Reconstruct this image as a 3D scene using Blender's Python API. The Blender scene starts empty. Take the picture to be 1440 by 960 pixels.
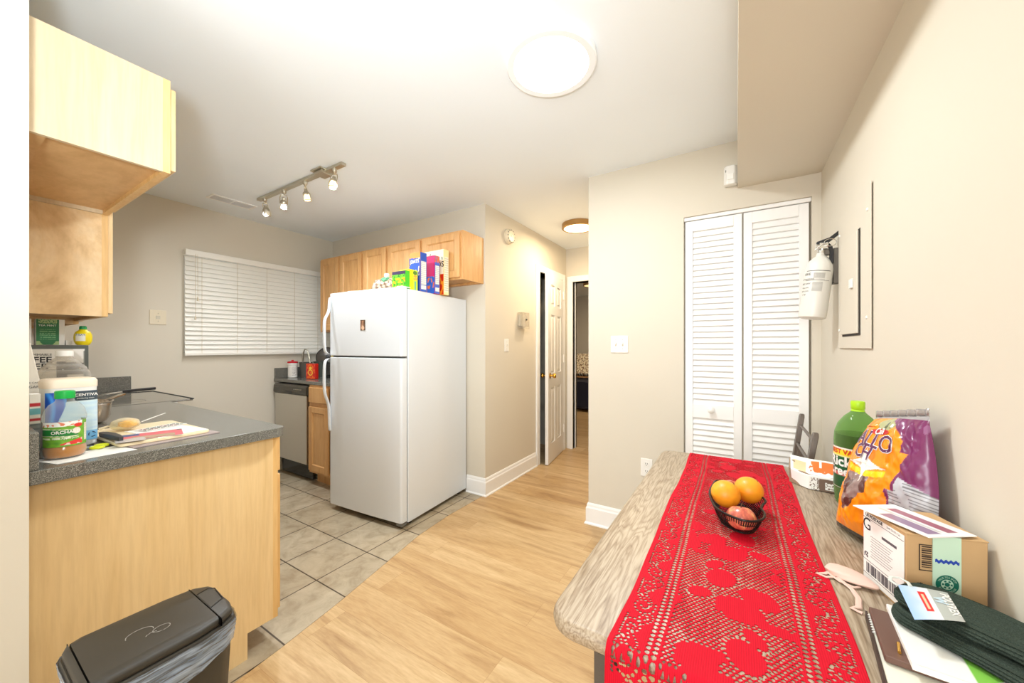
import bpy, bmesh, math, random
from mathutils import Vector, Matrix, noise
random.seed(7)
C = bpy.context.scene.collection
PI = math.pi
R = math.radians

# ------------------------------------------------------------------ helpers
def tag(o, label=None, cat=None, group=None, kind=None):
    if label: o['label'] = label
    if cat: o['category'] = cat
    if group: o['group'] = group
    if kind: o['kind'] = kind
    return o

def empty(name, loc=(0, 0, 0), rz=0, label=None, cat=None, group=None, rot=None):
    o = bpy.data.objects.new(name, None); C.objects.link(o)
    o.empty_display_size = 0.05
    o.location = loc; o.rotation_euler = rot if rot else (0, 0, rz)
    return tag(o, label, cat, group)

class MB:
    def __init__(s): s.bm = bmesh.new(); s.cols = None
    def box(s, lo, hi, m=None, bev=0):
        x0, y0, z0 = lo; x1, y1, z1 = hi
        v = [s.bm.verts.new(p) for p in ((x0,y0,z0),(x1,y0,z0),(x1,y1,z0),(x0,y1,z0),(x0,y0,z1),(x1,y0,z1),(x1,y1,z1),(x0,y1,z1))]
        if m is not None:
            for q in v: q.co = m @ q.co
        fs = [s.bm.faces.new([v[i] for i in f]) for f in ((3,2,1,0),(4,5,6,7),(0,1,5,4),(1,2,6,5),(2,3,7,6),(3,0,4,7))]
        if bev:
            es = list({e for f in fs for e in f.edges})
            bmesh.ops.bevel(s.bm, geom=es, offset=bev, segments=3, profile=0.5, affect='EDGES')
        return s
    def rings(s, rings, cap=True, closed=True):
        rr = [[s.bm.verts.new(p) for p in r] for r in rings]
        n = len(rr[0])
        for a, b in zip(rr, rr[1:]):
            for i in range(n if closed else n-1):
                j = (i+1) % n
                try: s.bm.faces.new((a[i], a[j], b[j], b[i]))
                except ValueError: pass
        if cap:
            for r, rev in ((rr[0], True), (rr[-1], False)):
                try: s.bm.faces.new(r[::-1] if rev else r)
                except ValueError: pass
        return s
    def lathe(s, prof, c=(0,0,0), n=32, axis='z', cap=True, m=None):
        rs = []
        for r, h in prof:
            ring = []
            for i in range(n):
                a = 2*PI*i/n
                x, y = max(r, 1e-5)*math.cos(a), max(r, 1e-5)*math.sin(a)
                p = (x, y, h) if axis == 'z' else ((h, x, y) if axis == 'x' else (y, h, x))
                p = Vector(p)
                if m is not None: p = m @ p
                ring.append(p + Vector(c))
            rs.append(ring)
        return s.rings(rs, cap)
    def tube(s, pts, r, n=8, closed=False, flat=1.0):
        pts = [Vector(p) for p in pts]; N = len(pts)
        rs = []; up = Vector((0, 0, 1))
        for i, p in enumerate(pts):
            if closed: t = pts[(i+1) % N] - pts[i-1]
            else: t = pts[min(i+1, N-1)] - pts[max(i-1, 0)]
            t.normalize()
            a = t.cross(up)
            if a.length < 1e-3: a = t.cross(Vector((0, 1, 0)))
            a.normalize(); b = a.cross(t)
            rr = r[i] if isinstance(r, (list, tuple)) else r
            rs.append([p + a*rr*math.cos(2*PI*k/n) + b*rr*flat*math.sin(2*PI*k/n) for k in range(n)])
        if closed: rs.append(rs[0])
        s.rings(rs, cap=not closed)
        if closed: bmesh.ops.remove_doubles(s.bm, verts=s.bm.verts, dist=1e-6)
        return s
    def prism(s, poly, z0, z1, m=None):
        f = lambda p: (m @ Vector(p)) if m is not None else Vector(p)
        return s.rings([[f((x, y, z0)) for x, y in poly], [f((x, y, z1)) for x, y in poly]])
    def grid(s, fn, nu, nv, colfn=None, wrap=False):
        lay = s.bm.loops.layers.float_color.new('Col') if colfn else None
        V = [[s.bm.verts.new(fn(i/nu, j/nv)) for j in range(nv+1)] for i in range(nu+1)]
        for i in range(nu):
            for j in range(nv):
                f = s.bm.faces.new((V[i][j], V[i+1][j], V[i+1][j+1], V[i][j+1]))
                if colfn:
                    for l, (a, b) in zip(f.loops, ((i, j), (i+1, j), (i+1, j+1), (i, j+1))):
                        c = colfn(a/nu, b/nv); l[lay] = (lin(c[0]), lin(c[1]), lin(c[2]), 1)
        return s
    def build(s, name, mat, parent=None, smooth=True, bevel=0, loc=None, sub=0, solid=0, ang=35):
        bmesh.ops.recalc_face_normals(s.bm, faces=s.bm.faces)
        me = bpy.data.meshes.new(name); s.bm.to_mesh(me); s.bm.free()
        o = bpy.data.objects.new(name, me); C.objects.link(o)
        if mat: me.materials.append(mat)
        if parent: o.parent = parent
        if loc: o.location = loc
        if smooth:
            for p in me.polygons: p.use_smooth = True
            try: me.set_sharp_from_angle(angle=R(ang))
            except Exception: pass
        if solid:
            md = o.modifiers.new('s', 'SOLIDIFY'); md.thickness = solid; md.offset = 0
        if bevel:
            md = o.modifiers.new('b', 'BEVEL'); md.width = bevel; md.segments = 2; md.limit_method = 'ANGLE'; md.angle_limit = R(40)
            md.harden_normals = True
        if sub:
            md = o.modifiers.new('u', 'SUBSURF'); md.levels = sub; md.render_levels = sub
        return o

def bx(name, lo, hi, mat, parent=None, bevel=0):
    return MB().box(lo, hi).build(name, mat, parent, bevel=bevel)

def lin(c): return c/12.92 if c <= 0.04045 else ((c+0.055)/1.055)**2.4
def rgb(r, g, b): return (lin(r/255), lin(g/255), lin(b/255), 1)

def text(body, size, fn, mat, parent, name='lettering', bold=0.0, shear=0, sub=0, spacing=1.0):
    """flat lettering; fn maps (x, y) in metres (centred) to a point of the thing's surface"""
    cu = bpy.data.curves.new('t', 'FONT'); cu.body = body; cu.size = size; cu.align_x = 'CENTER'; cu.align_y = 'CENTER'
    cu.offset = bold; cu.shear = shear; cu.resolution_u = 3; cu.space_character = spacing
    ob = bpy.data.objects.new('t', cu); C.objects.link(ob)
    dg = bpy.context.evaluated_depsgraph_get()
    me = bpy.data.meshes.new_from_object(ob.evaluated_get(dg))
    bpy.data.objects.remove(ob)
    if sub:
        b = bmesh.new(); b.from_mesh(me)
        bmesh.ops.triangulate(b, faces=b.faces)
        bmesh.ops.subdivide_edges(b, edges=b.edges, cuts=sub, use_grid_fill=True)
        b.to_mesh(me); b.free()
    for v in me.vertices: v.co = fn(v.co.x, v.co.y)
    me.name = name; me.materials.clear(); me.materials.append(mat)
    o = bpy.data.objects.new(name, me); C.objects.link(o); o.parent = parent
    return o

def plane_fn(o, xd, yd):
    o, xd, yd = Vector(o), Vector(xd).normalized(), Vector(yd).normalized()
    return lambda x, y: o + xd*x + yd*y

# ------------------------------------------------------------------ materials
def nt(name):
    m = bpy.data.materials.new(name); m.use_nodes = True
    t = m.node_tree; b = t.nodes['Principled BSDF']
    return m, t, b
def mat(name, col, rough=0.5, metal=0, spec=0.5, bump=0, bscale=200, emis=None, es=0, coat=0):
    m, t, b = nt(name)
    b.inputs['Base Color'].default_value = rgb(*col); b.inputs['Roughness'].default_value = rough
    b.inputs['Metallic'].default_value = metal; b.inputs['Specular IOR Level'].default_value = spec
    if coat: b.inputs['Coat Weight'].default_value = coat
    if emis:
        b.inputs['Emission Color'].default_value = rgb(*emis); b.inputs['Emission Strength'].default_value = es
    if bump:
        n = t.nodes.new('ShaderNodeTexNoise'); n.inputs['Scale'].default_value = bscale; n.inputs['Detail'].default_value = 3
        tc = t.nodes.new('ShaderNodeTexCoord'); t.links.new(tc.outputs['Object'], n.inputs['Vector'])
        bp = t.nodes.new('ShaderNodeBump'); bp.inputs['Strength'].default_value = bump; bp.inputs['Distance'].default_value = 0.002
        t.links.new(n.outputs['Fac'], bp.inputs['Height']); t.links.new(bp.outputs['Normal'], b.inputs['Normal'])
    return m
def ramp(t, stops):
    r = t.nodes.new('ShaderNodeValToRGB'); e = r.color_ramp.elements
    e[0].position, e[0].color = stops[0][0], rgb(*stops[0][1])
    e[1].position, e[1].color = stops[-1][0], rgb(*stops[-1][1])
    for p, c in stops[1:-1]:
        k = e.new(p); k.color = rgb(*c)
    return r
def coords(t, scale, rot=(0, 0, 0), loc=(0, 0, 0), src='Object'):
    tc = t.nodes.new('ShaderNodeTexCoord'); mp = t.nodes.new('ShaderNodeMapping')
    mp.inputs['Scale'].default_value = scale; mp.inputs['Rotation'].default_value = rot; mp.inputs['Location'].default_value = loc
    t.links.new(tc.outputs[src], mp.inputs['Vector']); return mp
def tex(t, kind, vec, **kw):
    n = t.nodes.new('ShaderNodeTex'+kind); t.links.new(vec.outputs[0], n.inputs['Vector'])
    for k, v in kw.items(): n.inputs[k].default_value = v
    return n
def mixc(t, a, b, fac, mode='MIX'):
    m = t.nodes.new('ShaderNodeMix'); m.data_type = 'RGBA'; m.blend_type = mode
    for s, v in ((6, a), (7, b), (0, fac)):
        if hasattr(v, 'is_output'): t.links.new(v, m.inputs[s])
        else: m.inputs[s].default_value = v
    return m.outputs[2]
def wood(name, c1, c2, c3, scale=(14, 14, 1.2), rough=0.4, figure=0.6, dist=1.2):
    m, t, b = nt(name)
    mp = coords(t, scale)
    n1 = tex(t, 'Noise', mp, Scale=1.5, Detail=6, Roughness=0.6, Distortion=dist)
    r = ramp(t, [(0.3, c1), (0.5, c2), (0.72, c3)]); t.links.new(n1.outputs['Fac'], r.inputs['Fac'])
    mp2 = coords(t, tuple(s*7 for s in scale))
    n2 = tex(t, 'Noise', mp2, Scale=1.5, Detail=3, Roughness=0.6)
    r2 = ramp(t, [(0.35, (225, 215, 205)), (0.6, (255, 255, 255))]); t.links.new(n2.outputs['Fac'], r2.inputs['Fac'])
    o = mixc(t, r.outputs['Color'], r2.outputs['Color'], figure, 'MULTIPLY')
    t.links.new(o, b.inputs['Base Color']); b.inputs['Roughness'].default_value = rough
    return m
def vcol(name, rough=0.5, spec=0.5, coat=0, bump=0):
    m, t, b = nt(name)
    a = t.nodes.new('ShaderNodeVertexColor'); a.layer_name = 'Col'
    t.links.new(a.outputs['Color'], b.inputs['Base Color']); b.inputs['Roughness'].default_value = rough
    b.inputs['Specular IOR Level'].default_value = spec; b.inputs['Coat Weight'].default_value = coat
    return m
def clear(name, col, rough=0.03, op=0.25):
    """thin clear plastic: transparent tint with a fresnel gloss"""
    m, t, b = nt(name)
    t.nodes.remove(b); out = [n for n in t.nodes if n.type == 'OUTPUT_MATERIAL'][0]
    tr = t.nodes.new('ShaderNodeBsdfTransparent'); tr.inputs['Color'].default_value = rgb(*col)
    pr = t.nodes.new('ShaderNodeBsdfPrincipled'); pr.inputs['Base Color'].default_value = rgb(*[min(255, c+10) for c in col]); pr.inputs['Roughness'].default_value = rough
    lw = t.nodes.new('ShaderNodeLayerWeight'); lw.inputs['Blend'].default_value = 0.35
    mr = t.nodes.new('ShaderNodeMapRange'); mr.inputs['To Min'].default_value = op*0.4; mr.inputs['To Max'].default_value = min(1, op*2.6)
    t.links.new(lw.outputs['Facing'], mr.inputs['Value'])
    mx = t.nodes.new('ShaderNodeMixShader'); t.links.new(mr.outputs[0], mx.inputs[0])
    t.links.new(tr.outputs[0], mx.inputs[1]); t.links.new(pr.outputs[0], mx.inputs[2]); t.links.new(mx.outputs[0], out.inputs['Surface'])
    return m

def wall_mat(name, col):
    m, t, b = nt(name)
    mp = coords(t, (1, 1, 1)); n = tex(t, 'Noise', mp, Scale=1.3, Detail=2)
    c2 = tuple(int(c*0.985) for c in col)
    r = ramp(t, [(0.3, c2), (0.7, col)]); t.links.new(n.outputs['Fac'], r.inputs['Fac'])
    t.links.new(r.outputs['Color'], b.inputs['Base Color']); b.inputs['Roughness'].default_value = 0.75; b.inputs['Specular IOR Level'].default_value = 0.3
    n2 = tex(t, 'Noise', mp, Scale=260, Detail=2)
    bp = t.nodes.new('ShaderNodeBump'); bp.inputs['Strength'].default_value = 0.08; bp.inputs['Distance'].default_value = 0.001
    t.links.new(n2.outputs['Fac'], bp.inputs['Height']); t.links.new(bp.outputs['Normal'], b.inputs['Normal'])
    return m
M = {}
M['wall'] = wall_mat('wall_paint', (218, 210, 193))
M['ceiling'] = wall_mat('ceiling_paint', (244, 250, 254))
M['trim'] = mat('trim_white', (245, 244, 241), 0.35)
M['door'] = mat('door_white', (240, 238, 234), 0.4)
M['maple'] = wood('maple_light', (226, 192, 140), (236, 206, 156), (240, 214, 168), (9, 9, 0.8), 0.42, 0.35)
M['maple_side'] = wood('maple_panel', (210, 188, 152), (216, 196, 162), (220, 202, 170), (9, 9, 0.6), 0.42, 0.3)
M['maple_end'] = wood('maple_end_panel', (228, 194, 138), (234, 202, 148), (238, 208, 156), (7, 7, 0.5), 0.42, 0.3)
M['maple_amber'] = wood('maple_face', (222, 178, 112), (232, 190, 126), (236, 197, 136), (12, 12, 0.8), 0.4, 0.35)
M['maple_ply'] = wood('maple_plywood', (214, 176, 126), (234, 200, 150), (243, 216, 174), (2.2, 2.6, 1.6), 0.45, 0.35, 3.5)
M['maple_oak'] = wood('cabinet_maple', (204, 150, 92), (218, 168, 108), (224, 178, 120), (10, 10, 0.9), 0.4, 0.4)
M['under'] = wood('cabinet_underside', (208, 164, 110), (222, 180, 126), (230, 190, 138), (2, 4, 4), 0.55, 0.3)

def granite():
    m, t, b = nt('speckled_laminate')
    mp = coords(t, (1, 1, 1))
    n = tex(t, 'Noise', mp, Scale=620, Detail=2, Roughness=0.5)
    r = ramp(t, [(0.34, (66, 66, 62)), (0.47, (98, 97, 90)), (0.57, (118, 116, 108)), (0.68, (170, 167, 156))]); r.color_ramp.interpolation = 'LINEAR'
    t.links.new(n.outputs['Fac'], r.inputs['Fac']); t.links.new(r.outputs['Color'], b.inputs['Base Color'])
    b.inputs['Roughness'].default_value = 0.2; b.inputs['Specular IOR Level'].default_value = 0.7
    return m
M['granite'] = granite()

def tiles():
    m, t, b = nt('ceramic_tile')
    P_ = 0.312
    mp = coords(t, (1, 1, 1), loc=(1.908, -1.118, 0))
    br = tex(t, 'Brick', mp, Scale=1.0)
    br.offset = 0; br.squash = 1
    br.inputs['Mortar Size'].default_value = 0.0036; br.inputs['Mortar Smooth'].default_value = 0.1
    br.inputs['Brick Width'].default_value = P_; br.inputs['Row Height'].default_value = P_
    br.inputs['Color1'].default_value = rgb(192, 180, 158); br.inputs['Color2'].default_value = rgb(181, 168, 145); br.inputs['Mortar'].default_value = rgb(84, 70, 55)
    br.inputs['Bias'].default_value = 0
    n = tex(t, 'Noise', mp, Scale=9, Detail=7, Roughness=0.65, Distortion=0.6)
    r = ramp(t, [(0.32, (196, 184, 166)), (0.5, (232, 227, 218)), (0.7, (255, 252, 246))]); t.links.new(n.outputs['Fac'], r.inputs['Fac'])
    o = mixc(t, br.outputs['Color'], r.outputs['Color'], 0.9, 'MULTIPLY')
    t.links.new(o, b.inputs['Base Color']); b.inputs['Roughness'].default_value = 0.35
    bp = t.nodes.new('ShaderNodeBump'); bp.invert = True; bp.inputs['Strength'].default_value = 0.5; bp.inputs['Distance'].default_value = 0.003
    t.links.new(br.outputs['Fac'], bp.inputs['Height']); t.links.new(bp.outputs['Normal'], b.inputs['Normal'])
    return m
def planks():
    m, t, b = nt('vinyl_plank')
    mp = coords(t, (1, 1, 1), loc=(0.35, 0.02, 0))
    br = tex(t, 'Brick', mp, Scale=1.0); br.offset = 0.37; br.offset_frequency = 2; br.squash = 1
    br.inputs['Mortar Size'].default_value = 0.0006; br.inputs['Brick Width'].default_value = 1.22; br.inputs['Row Height'].default_value = 0.18
    br.inputs['Color1'].default_value = rgb(202, 170, 124); br.inputs['Color2'].default_value = rgb(218, 192, 150); br.inputs['Mortar'].default_value = rgb(176, 140, 94)
    # slide each plank's grain by its own colour so that neighbours differ
    sx = t.nodes.new('ShaderNodeSeparateXYZ'); t.links.new(mp.outputs[0], sx.inputs[0])
    cb = t.nodes.new('ShaderNodeCombineXYZ')
    def mth(op, a, v=None, c=None):
        n = t.nodes.new('ShaderNodeMath'); n.operation = op
        for i, q in enumerate((a, v, c)):
            if q is None: continue
            if hasattr(q, 'is_output'): t.links.new(q, n.inputs[i])
            else: n.inputs[i].default_value = q
        return n.outputs[0]
    row = mth('FLOOR', mth('DIVIDE', sx.outputs[1], 0.18))
    bw = t.nodes.new('ShaderNodeRGBToBW'); t.links.new(br.outputs['Color'], bw.inputs[0])
    t.links.new(mth('MULTIPLY', sx.outputs[0], 1.1), cb.inputs[0]); t.links.new(mth('MULTIPLY', sx.outputs[1], 9.0), cb.inputs[1])
    t.links.new(mth('ADD', mth('MULTIPLY', row, 3.7), mth('MULTIPLY', bw.outputs[0], 20)), cb.inputs[2])
    n = tex(t, 'Noise', cb, Scale=1.4, Detail=6, Roughness=0.6, Distortion=0.8)
    r = ramp(t, [(0.3, (194, 172, 146)), (0.45, (232, 220, 204)), (0.7, (255, 252, 246))]); t.links.new(n.outputs['Fac'], r.inputs['Fac'])
    n2 = tex(t, 'Noise', cb, Scale=14, Detail=4, Roughness=0.6)
    r2 = ramp(t, [(0.35, (232, 224, 214)), (0.6, (255, 255, 255))]); t.links.new(n2.outputs['Fac'], r2.inputs['Fac'])
    o = mixc(t, mixc(t, br.outputs['Color'], r.outputs['Color'], 0.85, 'MULTIPLY'), r2.outputs['Color'], 0.6, 'MULTIPLY')
    t.links.new(o, b.inputs['Base Color']); b.inputs['Roughness'].default_value = 0.38; b.inputs['Specular IOR Level'].default_value = 0.4
    return m
def table_wood():
    m, t, b = nt('taupe_oak_laminate')
    mp = coords(t, (13, 1.3, 13))
    n0 = tex(t, 'Noise', mp, Scale=1.1, Detail=3, Roughness=0.5, Distortion=0.4)
    ml = t.nodes.new('ShaderNodeMath'); ml.operation = 'MULTIPLY'; ml.inputs[1].default_value = 36.0; t.links.new(n0.outputs['Fac'], ml.inputs[0])
    n = t.nodes.new('ShaderNodeMath'); n.operation = 'PINGPONG'; n.inputs[1].default_value = 1.0; t.links.new(ml.outputs[0], n.inputs[0])
    r = ramp(t, [(0.0, (150, 130, 106)), (0.2, (168, 149, 125)), (0.55, (178, 160, 136)), (1.0, (184, 167, 144))]); t.links.new(n.outputs[0], r.inputs['Fac'])
    mp2 = coords(t, (190, 12, 190))
    n2 = tex(t, 'Noise', mp2, Scale=1.3, Detail=3)
    r2 = ramp(t, [(0.38, (206, 196, 184)), (0.55, (255, 255, 255))]); t.links.new(n2.outputs['Fac'], r2.inputs['Fac'])
    t.links.new(mixc(t, r.outputs['Color'], r2.outputs['Color'], 0.75, 'MULTIPLY'), b.inputs['Base Color'])
    b.inputs['Roughness'].default_value = 0.42
    return m
M['tile'] = tiles(); M['plank'] = planks(); M['tablewood'] = table_wood()
M['steel'] = mat('brushed_steel', (206, 202, 194), 0.3, 1.0, bump=0.15, bscale=400)
M['chrome'] = mat('chrome', (215, 214, 210), 0.15, 1.0)
M['nickel'] = mat('brushed_nickel', (196, 190, 174), 0.35, 0.9)
M['brass'] = mat('polished_brass', (214, 164, 70), 0.2, 1.0)
M['bronze'] = mat('bronze_rim', (172, 136, 88), 0.35, 0.8)
M['black'] = mat('black_plastic', (28, 27, 27), 0.35)
M['blackgloss'] = mat('black_gloss', (20, 20, 22), 0.12)
M['bin'] = mat('bin_plastic', (56, 53, 47), 0.45, bump=0.1, bscale=900)
M['bindark'] = mat('bin_gap', (18, 17, 16), 0.5)
M['glasstop'] = mat('ceramic_glass', (98, 94, 84), 0.08, 0.0, 0.8)
M['white'] = mat('white_plastic', (238, 236, 230), 0.35)
M['appliance'] = mat('appliance_white', (222, 226, 229), 0.28, bump=0.05, bscale=500)
M['gasket'] = mat('gasket_grey', (120, 118, 112), 0.6)
M['cream'] = mat('cream_plate', (224, 212, 186), 0.4)
M['paper'] = mat('paper_white', (244, 242, 236), 0.7)
M['card'] = mat('cardboard', (196, 160, 114), 0.8, bump=0.1, bscale=60)
M['ink'] = mat('black_ink', (30, 30, 32), 0.6)
M['slat'] = mat('blind_slat', (240, 237, 228), 0.45)
M['slot'] = mat('dark_gap', (40, 36, 30), 0.8)
M['chairmetal'] = mat('chair_metal', (110, 100, 92), 0.4, 0.5)
M['legmetal'] = mat('table_leg_metal', (98, 90, 80), 0.55, 0.2, bump=0.4, bscale=900)
M['blind_gap'] = mat('painted_wood', (232, 228, 218), 0.5)

# ------------------------------------------------------------------ the setting
def struct(name, lo, hi, m, bevel=0):
    return tag(bx(name, lo, hi, m, bevel=bevel), kind='structure')
CE = 2.44
f = struct('floor', (-6.0, -3.2, -0.06), (2.2, 9.2, 0.0), M['plank'])
tl = MB().prism([(-3.93, 0.155), (-1.56, 0.155), (-1.575, 0.5), (-1.606, 0.787), (-1.643, 1.023), (-1.656, 1.097), (-1.722, 1.416), (-1.788, 1.733), (-1.814, 2.054), (-1.806, 2.49), (-3.93, 2.49)], -0.02, 0.002).build('floor_tiles', M['tile'], smooth=False)
tag(tl, kind='structure')
c = struct('ceiling', (-6.0, -3.2, CE), (2.2, 9.2, CE+0.1), M['ceiling'])
# kitchen and dining room
def wall_with_hole(name, lo, hi, axis, h0, h1, z0, z1):
    """box wall with one rectangular opening running h0..h1 along its long axis, z0..z1"""
    b = MB()
    (x0, y0, za), (x1, y1, zb) = lo, hi
    def piece(a0, a1, c0, c1):
        if a1 - a0 < 1e-4 or c1 - c0 < 1e-4: return
        if axis == 'y': b.box((x0, a0, c0), (x1, a1, c1))
        else: b.box((a0, y0, c0), (a1, y1, c1))
    s0, s1 = (y0, y1) if axis == 'y' else (x0, x1)
    piece(s0, h0, za, zb); piece(h1, s1, za, zb); piece(h0, h1, za, z0); piece(h0, h1, z1, zb)
    return tag(b.build(name, M['wall'], smooth=False), kind='structure')
wall_with_hole('wall_left', (-4.05, 0.035, 0), (-3.93, 2.61, CE), 'y', 1.175, 2.46, 1.18, 2.04)
struct('wall_kitchen_side', (-3.93, 0.035, 0), (-1.57, 0.155, CE), M['wall'])
struct('wall_dining_side', (-1.69, -3.2, 0), (-1.57, 0.035, CE), M['wall'])
struct('wall_back', (-3.93, 2.49, 0), (-1.79, 2.61, CE), M['wall'])
wall_with_hole('wall_hallway_left', (-1.91, 2.61, 0), (-1.79, 4.19, CE), 'y', 3.46, 4.06, 0, 2.04)
wall_with_hole('wall_hallway_end', (-3.2, 4.19, 0), (0.5, 4.31, CE), 'x', -1.70, -0.95, 0, 2.03)
wall_with_hole('wall_closet', (-0.893, 2.49, 0), (0.50, 2.61, CE), 'x', -0.280, 0.340, 0, 2.045)
struct('wall_hallway_right', (-0.893, 2.61, 0), (-0.78, 4.19, CE), M['wall'])
struct('wall_right', (0.38, -3.2, 0), (0.50, 2.49, CE), M['wall'])
struct('soffit', (0.004, -3.2, 2.162), (0.38, 2.49, CE), M['wall'])['kind'] = 'structure'
struct('wall_closet_inside', (-0.78, 3.2, 0), (0.50, 3.26, CE), M['wall'])
struct('wall_bathroom_far', (-3.3, 2.61, 0), (-3.2, 4.31, CE), M['wall'])
# bedroom beyond the hallway
struct('wall_bedroom_far', (-5.0, 8.3, 0), (0.5, 8.4, CE), M['wall'])
struct('wall_bedroom_left', (-5.1, 4.31, 0), (-5.0, 8.3, CE), M['wall'])
struct('wall_bedroom_right', (0.5, 4.31, 0), (0.6, 8.3, CE), M['wall'])
# baseboards: profile swept along a straight run
def baseboard(name, runs):
    b = MB()
    prof = [(0, 0), (0.024, 0), (0.024, 0.008), (0.015, 0.016), (0.015, 0.112), (0.010, 0.122), (0.009, 0.134), (0.004, 0.146), (0, 0.146)]
    for p0, p1, n, m0, m1 in runs:   # n = outward normal; m0, m1 = mitre at the ends
        p0, p1, n = Vector(p0), Vector(p1), Vector(n); d = (p1-p0).normalized()
        b.rings([[p0 - d*(o*m0) + n*o + Vector((0, 0, h)) for o, h in prof], [p1 + d*(o*m1) + n*o + Vector((0, 0, h)) for o, h in prof]])
    return tag(b.build(name, M['trim'], smooth=False), kind='structure')
baseboard('baseboard_hallway', [((-1.79, 2.49, 0), (-1.79, 3.385, 0), (1, 0, 0), 1, 0), ((-1.98, 2.49, 0), (-1.79, 2.49, 0), (0, -1, 0), 0, 1)])
baseboard('baseboard_closet', [((-0.893, 2.49, 0), (-0.345, 2.49, 0), (0, -1, 0), 1, 0), ((-0.893, 4.19, 0), (-0.893, 2.49, 0), (-1, 0, 0), 0, 1)])
baseboard('baseboard_right', [((0.38, -3.2, 0), (0.38, 2.49, 0), (-1, 0, 0), 0, 0)])
# window behind the blind
w = empty('window_1'); tag(w, kind='structure')
b = MB()
for lo, hi in (((-4.03, 1.175, 1.18), (-3.99, 1.215, 2.04)), ((-4.03, 2.42, 1.18), (-3.99, 2.46, 2.04)), ((-4.03, 1.215, 1.18), (-3.99, 2.42, 1.22)), ((-4.03, 1.215, 2.0), (-3.99, 2.42, 2.04)), ((-4.025, 1.8, 1.22), (-3.995, 1.83, 2.0))): b.box(lo, hi)
b.build('window_frame', M['trim'], w, bevel=0.002)
bx('window_glass', (-4.012, 1.215, 1.22), (-4.008, 2.42, 2.0), clear('window_pane', (225, 230, 232), 0.02, 0.12), w)
# bathroom door, ajar into the hallway
def casing(name, parts, m=None):
    b = MB()
    for lo, hi in parts: b.box(lo, hi)
    return tag(b.build(name, M['trim'], bevel=0.004), kind='structure')
casing('trim_1', [((-1.79, 3.39, 0), (-1.772, 3.46, 2.11)), ((-1.79, 4.06, 0), (-1.772, 4.13, 2.11)), ((-1.79, 3.46, 2.04), (-1.772, 4.06, 2.11)),
                  ((-1.91, 3.445, 0), (-1.79, 3.46, 2.055)), ((-1.91, 4.06, 0), (-1.79, 4.075, 2.055)), ((-1.91, 3.46, 2.04), (-1.79, 4.06, 2.055))])
casing('trim_2', [((-1.77, 4.172, 0), (-1.70, 4.19, 2.10)), ((-0.95, 4.172, 0), (-0.88, 4.19, 2.10)), ((-1.70, 4.172, 2.03), (-0.95, 4.19, 2.10)),
                  ((-1.715, 4.19, 0), (-1.70, 4.31, 2.045)), ((-0.95, 4.19, 0), (-0.935, 4.31, 2.045)), ((-1.70, 4.19, 2.03), (-0.95, 4.31, 2.045)), ((-1.70, 4.24, 0), (-1.688, 4.26, 2.03))])
def six_panel_door(name, w_, h, loc, rz):
    """hinge at local x=0, leaf runs along +x, faces +-y"""
    e = empty(name, loc, rz); tag(e, kind='structure')
    b = MB(); T = 0.034
    st = 0.105; mid = 0.09
    xs = [(st, w_/2-mid/2), (w_/2+mid/2, w_-st)]
    zs = [(0.20, 0.80), (0.95, 1.58), (1.68, h-0.115)]
    zlev = [0.0] + [q for z in zs for q in z] + [h]
    b.box((0, -T/2, 0), (st, T/2, h)); b.box((w_-st, -T/2, 0), (w_, T/2, h)); b.box((xs[0][1], -T/2, 0), (xs[1][0], T/2, h))
    for i in range(0, len(zlev), 2):
        for x0, x1 in xs: b.box((x0, -T/2, zlev[i]), (x1, T/2, zlev[i+1]))
    for z0, z1 in zs:
        for x0, x1 in xs:
            b.box((x0, -T/2+0.011, z0), (x1, T/2-0.011, z1))
            for s in (-1, 1):
                y0 = s*(T/2-0.011); y1 = s*(T/2-0.002)
                b.rings([[(x0+0.018, y0, z0+0.018), (x1-0.018, y0, z0+0.018), (x1-0.018, y0, z1-0.018), (x0+0.018, y0, z1-0.018)],
                         [(x0+0.034, y1, z0+0.034), (x1-0.034, y1, z0+0.034), (x1-0.034, y1, z1-0.034), (x0+0.034, y1, z1-0.034)]])
    b.build('door_leaf', M['door'], e, smooth=False)
    for s in (-1, 1):
        k = MB().lathe([(0.030, 0), (0.030, 0.004), (0.012, 0.008), (0.010, 0.03), (0.022, 0.036), (0.027, 0.05), (0.022, 0.062), (0.006, 0.066)], m=Matrix.Rotation(R(-90*s), 4, 'X'), c=(w_-0.065, s*T/2, 0.93), n=24).build('door_knob', M['brass'], e, ang=50)
    for z in (0.22, 1.05, 1.80): MB().lathe([(0.007, 0), (0.007, 0.09)], c=(-0.004, T/2+0.004 if rz > -1.6 else -T/2, z), n=12).build('hinge', M['trim'], e)
    return e
six_panel_door('door_1', 0.595, 2.02, (-1.783, 4.045, 0.008), R(-90+8.5))
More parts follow.
